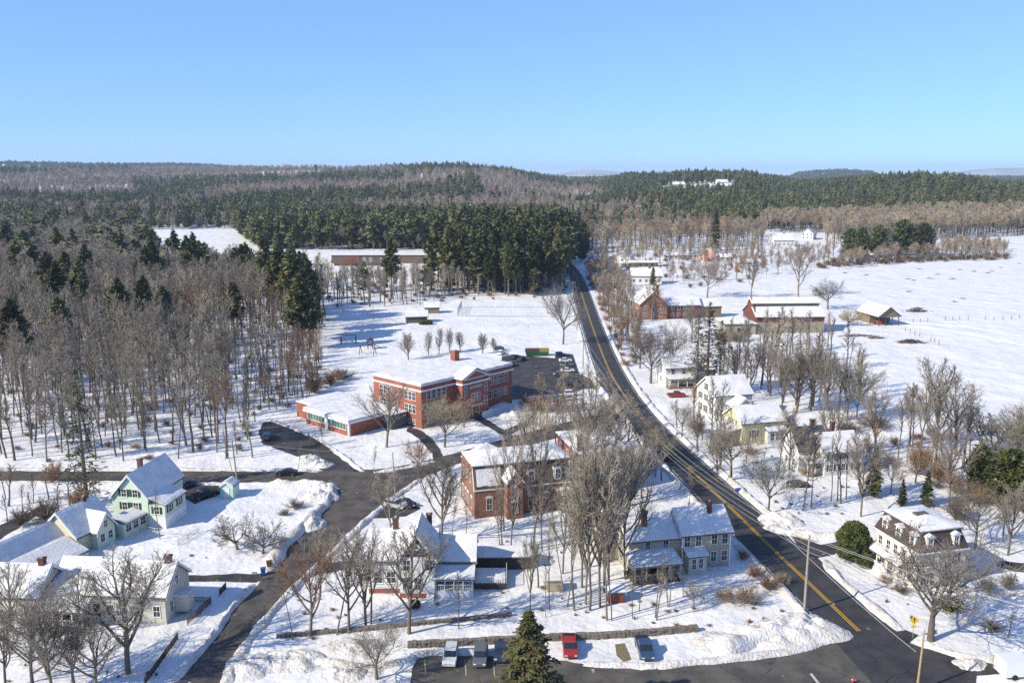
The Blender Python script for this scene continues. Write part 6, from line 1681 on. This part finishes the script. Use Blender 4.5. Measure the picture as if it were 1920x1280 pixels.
ZL = {'Z1': ('low russet tree in the thicket behind the school annex', 'russet thicket trees behind the annex', '', ''), 'Y1': ('bare tree in the snowy yard between the brick house and the white gabled house', 'yard trees below the brick house', '', ''),
 'Y2': ('bare tree on the slope along the low stone wall below the white gabled house', 'trees along the low stone wall', '', ''),
 'Y3': ('slender trunk in the grove around the wooden bin', 'slender trunks round the wooden bin', '', ''),
 'Y4': ('sapling in front of the tan grey house porch', 'saplings before the tan grey house', '', ''),
 'Y5': ('bushy tan tree between the school lot and the brick hall', 'bushy trees between school lot and brick hall', '', ''),
 'Y6': ('small bare tree on the right roadside before the yellow house', 'small roadside trees before the yellow house', '', ''),
 'Y7': ('small bare tree behind the mansard house', 'small trees behind the mansard house', '', ''),
 'Y8': ('small bare tree in the thicket left of the mint green house', 'thicket trees left of the mint green house', '', ''),
 'Y9': ('thin bare tree between the white house and the round evergreen', 'thin trees above the round evergreen', '', ''),
 'Y10': ('low sapling in the snow right of the large spreading tree', 'saplings at the lower right', '', ''),
 'L': ('bare tree in the depth of the wood on the left', 'bare trees inside the left wood', 'pine in the wood on the left', 'pines scattered in the left wood'),
 'Lf': ('bare tree near the street side of the wood on the left', 'bare trees at the street edge of the left wood', '', ''),
 'Lq': ('', '', 'tall dark pine at the wood edge beside the playground', 'tall pines at the wood edge beside the playground'),
 'Lp': ('', '', 'tall pine standing above the bare wood left of the pond', 'tall pines above the bare wood before the pond'),
 'M': ('slender bare tree between the playing field and the long brown building', 'bare trees above the playing field', '', ''),
 'M2': ('', '', 'small pine among the bare trees above the playing field', 'small pines above the playing field'),
 'G': ('', '', 'tall pine of the dense grove left of the far road', 'pines of the dense grove by the road'),
 'B': ('bare tree among the pines beyond the long brown building', 'bare trees among the far pines', 'pine of the belt behind the pond and long building', 'pines of the belt behind the pond'),
 'V': ('brushy tan tree on the verge right of the far road', 'brushy trees on the right road verge', '', ''),
 'R': ('bare tree around the far houses right of the road', 'bare trees round the far houses', '', ''),
 'H': ('dense bare tree of the hedgerow above the snowy field', 'hedgerow trees above the snowy field', '', ''),
 'T': ('tan bare tree of the wood edge beyond the snowy field', 'bare trees beyond the snowy field', '', ''),
 'K': ('bare tree in the copse between the yellow house and the barn', 'bare trees of the copse below the barn', '', ''),
 'E': ('thin bare tree in the scrub below the field at the right', 'bare trees in the scrub at the right', '', ''),
 'E2': ('small bare tree in the yards below the yellow house', 'small bare trees in the right yards', '', ''),
 'N': ('slim bare tree of the dense clump before the brick hall', 'slim trees of the dense clump', '', ''),
 'N2': ('small bare tree between the brick hall and the main road', 'small bare trees left of the main road', '', '')}
def tsize(t): return t[3] / t[2][1]
nb = len(YT); npi = sum(1 for c_ in CT if c_[7] == 'pine_tree')
bares = sorted([t for t in TREES if t[0] == 'bare'], key=tsize, reverse=True)
pines = sorted([t for t in TREES if t[0] == 'pine'], key=tsize, reverse=True)
NB, NP = 298 - nb, 298 - npi
for t in bares[:NB]:
    k, st, (X, Y), h, wf, cl, z = t
    lb, gp = ZL[z][0], ZL[z][1]
    place('bare_tree', bare_proto(st, rw.randrange(6), TWM[cl], .8 if Y < 330 else 1.3), (X, Y, 0), h, wf, lb, 'bare tree', gp, lean=(rw.gauss(0, 3), rw.gauss(0, 3)))
for t in pines[:NP]:
    k, st, (X, Y), h, wf, cl, z = t
    place('pine_tree', con_proto('pine', rw.randrange(4), cl, 0 if Y < 420 else 1), (X, Y, float(terrain(X, Y))), h, wf, ZL[z][2], 'pine', ZL[z][3], parts=('trunk', 'foliage'))

# ---- everything past the 300 largest: one object each, instanced by geometry nodes
def joined(parts, name):
    vs = []; fs = []; mi = []; mats_ = []
    for me in parts:
        n = len(vs); vs += [tuple(v.co) for v in me.vertices]
        mats_.append(me.materials[0])
        for p_ in me.polygons: fs.append(tuple(i + n for i in p_.vertices)); mi.append(len(mats_) - 1)
    me = bpy.data.meshes.new(name); me.from_pydata(vs, [], fs)
    for m_ in mats_: me.materials.append(m_)
    me.polygons.foreach_set('material_index', mi); me.update()
    return bpy.data.objects.new(name, me)
LOW = {
 'f': dict(max=3, seg=[4, 2, 2, 1], k=[13, 5, 4], start=[.4, .25, .2], ang=[(.45, .85), (.4, .9), (.4, .9)], rat=[.32, .55, .6], tap=[.5, .4, .3], wig=[.02, .12, .15, .1], up=[.03, .16, .1, .05], rr=.5, rmin=[.1, .06, .045, .035], tip=.025, L=9.6, r=.13),
 'ff': dict(max=2, seg=[3, 2, 1], k=[15, 7], start=[.25, .15], ang=[(.4, .9), (.4, .9)], rat=[.36, .55], tap=[.5, .3], wig=[.02, .12, .1], up=[.03, .16, .05], rr=.5, rmin=[.12, .10, .085], tip=.05, L=9.6, r=.14),
}
def low_bare(kind, var, twm):
    rg = random.Random(var + 500); out = []; grow(rg, out, Vector((0, 0, 0)), Vector((0, 0, 1)), LOW[kind]['L'], LOW[kind]['r'], 0, LOW[kind]); out = norm(out)
    return [tubes([s for s in out], (0, 1), BARK, 't'), tubes([s for s in out], (2, 3), twm, 'c')]
def far_conifer(var, m_):
    rg = random.Random(var + 900); vs = []; fs = []
    for w_ in range(13):
        f = w_ / 12; z = 2.2 + 7.6 * f; Rr = (2.1 * (1 - f) ** .7 * (.6 + .4 * min(1, f * 4)) + .12) if var % 3 == 0 else (2.3 * math.sqrt(max(.02, 1 - (f * 1.02 - .25) ** 2 * 1.7)) * rg.uniform(.6, 1.1))
        for b in range(6 if f < .8 else 4):
            t = rg.uniform(0, 6.28); L_ = Rr * rg.uniform(.5, 1.15); c_ = Vector((math.cos(t) * L_ * .6, math.sin(t) * L_ * .6, z + rg.gauss(0, .3)))
            a = Vector((math.cos(t), math.sin(t), rg.uniform(-.3, .5))).normalized(); b_ = a.cross(Vector((rg.gauss(0, .5), rg.gauss(0, .5), 1))).normalized()
            quad(vs, fs, c_, a * L_ * .5, b_ * L_ * .33)
            quad(vs, fs, c_ + Vector((0, 0, .1)), b_ * L_ * .42, Vector((0, 0, 1)) * .30)
    me = bpy.data.meshes.new('fc'); me.from_pydata(vs, [], fs); me.materials.append(m_); return me
def instancer(name, protos, pts, label, kind='stuff', cat=None):
    """pts: (x, y, z, rot, sx, sz, idx)"""
    me = bpy.data.meshes.new(name); me.from_pydata([p_[:3] for p_ in pts], [], [])
    a = me.attributes.new('rotv', 'FLOAT_VECTOR', 'POINT'); a.data.foreach_set('vector', [c_ for k_, p_ in enumerate(pts) for c_ in (.07 * math.sin(k_ * 12.9898), .07 * math.cos(k_ * 78.233), p_[3])])
    a = me.attributes.new('sclv', 'FLOAT_VECTOR', 'POINT'); a.data.foreach_set('vector', [c_ for p_ in pts for c_ in (p_[4], p_[4], p_[5])])
    a = me.attributes.new('pick', 'INT', 'POINT'); a.data.foreach_set('value', [p_[6] for p_ in pts])
    ng = bpy.data.node_groups.new(name, 'GeometryNodeTree'); ng.is_modifier = True
    ng.interface.new_socket('Geometry', in_out='INPUT', socket_type='NodeSocketGeometry'); ng.interface.new_socket('Geometry', in_out='OUTPUT', socket_type='NodeSocketGeometry')
    gi = ng.nodes.new('NodeGroupInput'); go = ng.nodes.new('NodeGroupOutput'); L = ng.links.new
    def attr(nm, ty):
        n = ng.nodes.new('GeometryNodeInputNamedAttribute'); n.data_type = ty; n.inputs[0].default_value = nm; return n.outputs[0]
    rv, sv, pk = attr('rotv', 'FLOAT_VECTOR'), attr('sclv', 'FLOAT_VECTOR'), attr('pick', 'INT')
    e2r = ng.nodes.new('FunctionNodeEulerToRotation'); L(rv, e2r.inputs[0])
    jg = ng.nodes.new('GeometryNodeJoinGeometry')
    for i, ob in enumerate(protos):
        oi = ng.nodes.new('GeometryNodeObjectInfo'); oi.inputs['Object'].default_value = ob; oi.inputs['As Instance'].default_value = True
        cmp_ = ng.nodes.new('FunctionNodeCompare'); cmp_.data_type = 'INT'; cmp_.operation = 'EQUAL'
        L(pk, cmp_.inputs[2]); cmp_.inputs[3].default_value = i
        ip = ng.nodes.new('GeometryNodeInstanceOnPoints'); L(gi.outputs[0], ip.inputs['Points']); L(oi.outputs['Geometry'], ip.inputs['Instance'])
        L(cmp_.outputs[0], ip.inputs['Selection']); L(e2r.outputs[0], ip.inputs['Rotation']); L(sv, ip.inputs['Scale'])
        L(ip.outputs[0], jg.inputs[0])
    L(jg.outputs[0], go.inputs[0])
    o = link(name, me); md = o.modifiers.new('instances', 'NODES'); md.node_group = ng
    o['kind'] = kind; o['label'] = label
    return o
fp = [joined(low_bare('f', i, m_), 'wood_bare') for i, m_ in enumerate((TW_GREY, TW_LIGHT, TW_BROWN, TW_TAN, TW_DARK))]
ix = {'l': (1,), 'g': (0, 1), 'b': (2,), 't': (3,), 'd': (4,)}
fp += [joined(bare_proto('stand', i % 4, m_, 1.25), 'wood_bare_near') for i, m_ in enumerate((TW_GREY, TW_LIGHT, TW_BROWN, TW_TAN, TW_DARK))]
pts = []
for (k, st, (X, Y), h, wf, cl, z) in bares[NB:]:
    if Y < 420: pts.append((X, Y, -.05, rw.uniform(0, 6.28), h / 10 * wf, h / 10, 5 + rw.choice(ix[cl]))); continue
    pts.append((X, Y, float(terrain(X, Y)) - .1, rw.uniform(0, 6.28), h / 10 * wf, h / 10, rw.choice(ix[cl])))
print('bare individuals', NB, 'rest', len(pts), 'pines', len(pines))
instancer('bare_wood', fp, pts, 'mass of leafless grey and brown trees of the surrounding woods')
# far forest: rows of crowns over the hills out to the skyline
ffp = [joined(low_bare('ff', 20 + i, m_), 'far_bare') for i, m_ in enumerate((TW_GREY, mat('twigs_mauve', (.36, .29, .25), .9, .25, 1, rnd=.25), TW_TAN, TW_BROWN))]
fpn = [joined([far_conifer(i, N_PINE)], 'far_pine') for i in range(6)]
fb, fpi = [], []
for t in pines[NP:]:
    (k, st, (X, Y), h, wf, cl, z) = t; fpi.append((X, Y, float(terrain(X, Y)) - .3, rw.uniform(0, 6.28), h / 10 * wf * 1.1, h / 10, rw.randrange(6)))
D = 905.0; rf_ = np.random.RandomState(4)
TX, TY = [], []
while D < 6200:
    s = max(6.0, D * .0034); x0, x1 = (-1090 / F) * D, (1090 / F) * D
    xs = np.arange(x0, x1, s) + rf_.uniform(-.9, .9, len(np.arange(x0, x1, s))) * s
    TX.append(xs); TY.append(D + rf_.uniform(-1, 1, len(xs)) * D * .012)
    D += max(8.0, D * (.0125 if D < 4500 else .006))
TX = np.concatenate(TX); TY = np.concatenate(TY); COL = 960 + F * TX / TY; TZ = terrain(TX, TY); RR = np.hypot(TX, TY)
dens = vnoise(TX, TY * .6, 420, 6) * .5 + vnoise(TX, TY * .6, 150, 7) * .35 + vnoise(TX, TY, 60, 8) * .15
base = np.interp(COL, [-200, 150, 400, 700, 1000, 1100, 2100], [.45, .40, .38, .50, .50, .62, .70])
base = base + .28 * ((COL > 770) & (COL < 1060) & (RR > 2000)) + .12 * ((COL > 1080) & (RR > 1000) & (RR < 2300)) - .35 * ((COL > 1480) & (RR < 1010)) - .15 * ((COL < 470) & (RR < 1050)) + .2 * ((COL < 170) & (RR < 1050))
base = base - .22 * ((COL < 760) & (RR > 2300) & (RR < 4000)) + .10 * ((RR > 1250) & (RR < 1700) & (COL < 900)) - .25 * ((COL > 900) & (COL < 1130) & (RR > 1500)) 
base = base + .30 * ((COL < 260) & (RR > 2400)) + .12 * ((COL >= 260) & (COL < 760) & (RR > 1800))
base = np.where(RR > 4300, .95, base)
r = rf_.uniform(0, 1, len(TX))
isp = (dens + (r - .5) * .20) < base
clear = ((COL > 1225) & (COL < 1372) & (RR > 1540) & (RR < 1740)) | ((COL > 1005) & (COL < 1120) & (vnoise(TX, TY, 160, 11) > .66) & (RR > 1300)) | ((COL < 30) & (RR > 5350) & (RR < 5600) & (vnoise(TX, TY, 120, 3) > .4))
pond = (COL < 520) & (RR < 960) & (COL > 300)
for i in range(len(TX)):
    if clear[i] or pond[i]: continue
    far = max(1.0, RR[i] / 1900)
    q = rf_.uniform(.62, 1.3)
    if isp[i]: fpi.append((TX[i], TY[i], TZ[i] - 1, r[i] * 40, 1.75 * q * far ** .7, 1.75 * q * (.85 + .3 * r[(i * 7) % len(r)]), (i * 5 + int(r[i] * 97)) % 6))
    else:
        if RR[i] > 4300: continue
        fb.append((TX[i], TY[i], TZ[i] - 1, r[i] * 40, 1.7 * q * far ** .8, 1.6 * q, (0, 1, 0, 1, 2 if COL[i] > 1000 else 1, 3)[i % 6]))
print('far', len(fb), len(fpi))
instancer('far_bare_wood', ffp, fb, 'leafless brown woods on the distant hills')
instancer('far_pine_wood', fpn, fpi, 'dark evergreen woods on the distant hills')
# undergrowth in the woods and weeds in the yards
ug = [joined([bare_proto('shrub', i, m_, 1.5)[1]], 'brush') for i, m_ in enumerate((TW_DARK, TW_BROWN))]
up = []
scatter(WOOD_L, 7.5, lambda X, Y, u, v: up.append((X, Y, 0, rw.uniform(0, 6), rw.uniform(.1, .28), rw.uniform(.08, .25), rw.randrange(2))))
scatter([(600, 580), (860, 565), (1060, 556), (1064, 520), (700, 530), (560, 545)], 9, lambda X, Y, u, v: up.append((X, Y, 0, rw.uniform(0, 6), rw.uniform(.15, .3), rw.uniform(.1, .25), rw.randrange(2))))
scatter([(1520, 508), (1580, 500), (1700, 493), (1890, 487), (1890, 480), (1560, 490)], 6, lambda X, Y, u, v: up.append((X, Y, 0, rw.uniform(0, 6), rw.uniform(.3, .6), rw.uniform(.2, .5), rw.randrange(2))))
scatter([(1100, 520), (1134, 600), (1175, 690), (1210, 700), (1200, 600), (1150, 520)], 6, lambda X, Y, u, v: up.append((X, Y, 0, rw.uniform(0, 6), rw.uniform(.2, .4), rw.uniform(.15, .35), 1)))
scatter([(1130, 500), (1300, 545), (1450, 520), (1440, 480), (1130, 480)], 16, lambda X, Y, u, v: up.append((X, Y, 0, rw.uniform(0, 6), rw.uniform(.2, .5), rw.uniform(.15, .4), rw.randrange(2))))
scatter([(1600, 870), (1660, 810), (1740, 810), (1900, 860), (2030, 870), (2030, 940), (1800, 940), (1660, 920)], 8, lambda X, Y, u, v: up.append((X, Y, 0, rw.uniform(0, 6), rw.uniform(.15, .4), rw.uniform(.1, .3), rw.randrange(2))))
for poly in ([(690, 1130), (1300, 1110), (1500, 1130), (1540, 1170), (1300, 1175), (760, 1200), (500, 1210), (560, 1110)], [(840, 990), (1170, 980), (1170, 1100), (900, 1120), (860, 1040)], [(1120, 830), (1300, 950), (1240, 940), (1100, 870)], [(1240, 780), (1500, 990), (1620, 960), (1640, 880), (1420, 850), (1300, 800)], [(1600, 1080), (1700, 1180), (1930, 1220), (1980, 1100), (1850, 1080)], [(0, 1190), (360, 1190), (290, 1280), (-60, 1290)], [(680, 900), (800, 880), (820, 850), (700, 840), (640, 860)], [(360, 1060), (560, 960), (560, 930), (440, 920), (330, 1000)]):
    scatter(poly, 2.6, lambda X, Y, u, v: up.append((X, Y, -.05, rw.uniform(0, 6), rw.uniform(.03, .09), rw.uniform(.02, .07), rw.randrange(2))) if vnoise(X, Y, 9, 3) > .48 and rw.random() < .6 else None)
instancer('undergrowth', ug, up, 'low leafless undergrowth in the snow of the woods')

# ------------------------------------------------------------------ haze
hz = MB().box(-9500, -290, -120, 9500, 12800, 150).mesh('haze', M_SNOW)
hm = bpy.data.materials.new('haze_air'); hm.use_nodes = True; t = hm.node_tree; t.nodes.clear()
ou = t.nodes.new('ShaderNodeOutputMaterial'); pv = t.nodes.new('ShaderNodeVolumePrincipled')
pv.inputs['Color'].default_value = (.60, .80, 1, 1); pv.inputs['Density'].default_value = 0.75e-4; pv.inputs['Anisotropy'].default_value = 0
t.links.new(pv.outputs[0], ou.inputs['Volume']); hz.materials.clear(); hz.materials.append(hm)
ho = link('haze', hz); ho['kind'] = 'stuff'; ho['label'] = 'thin blue air haze over the far hills'
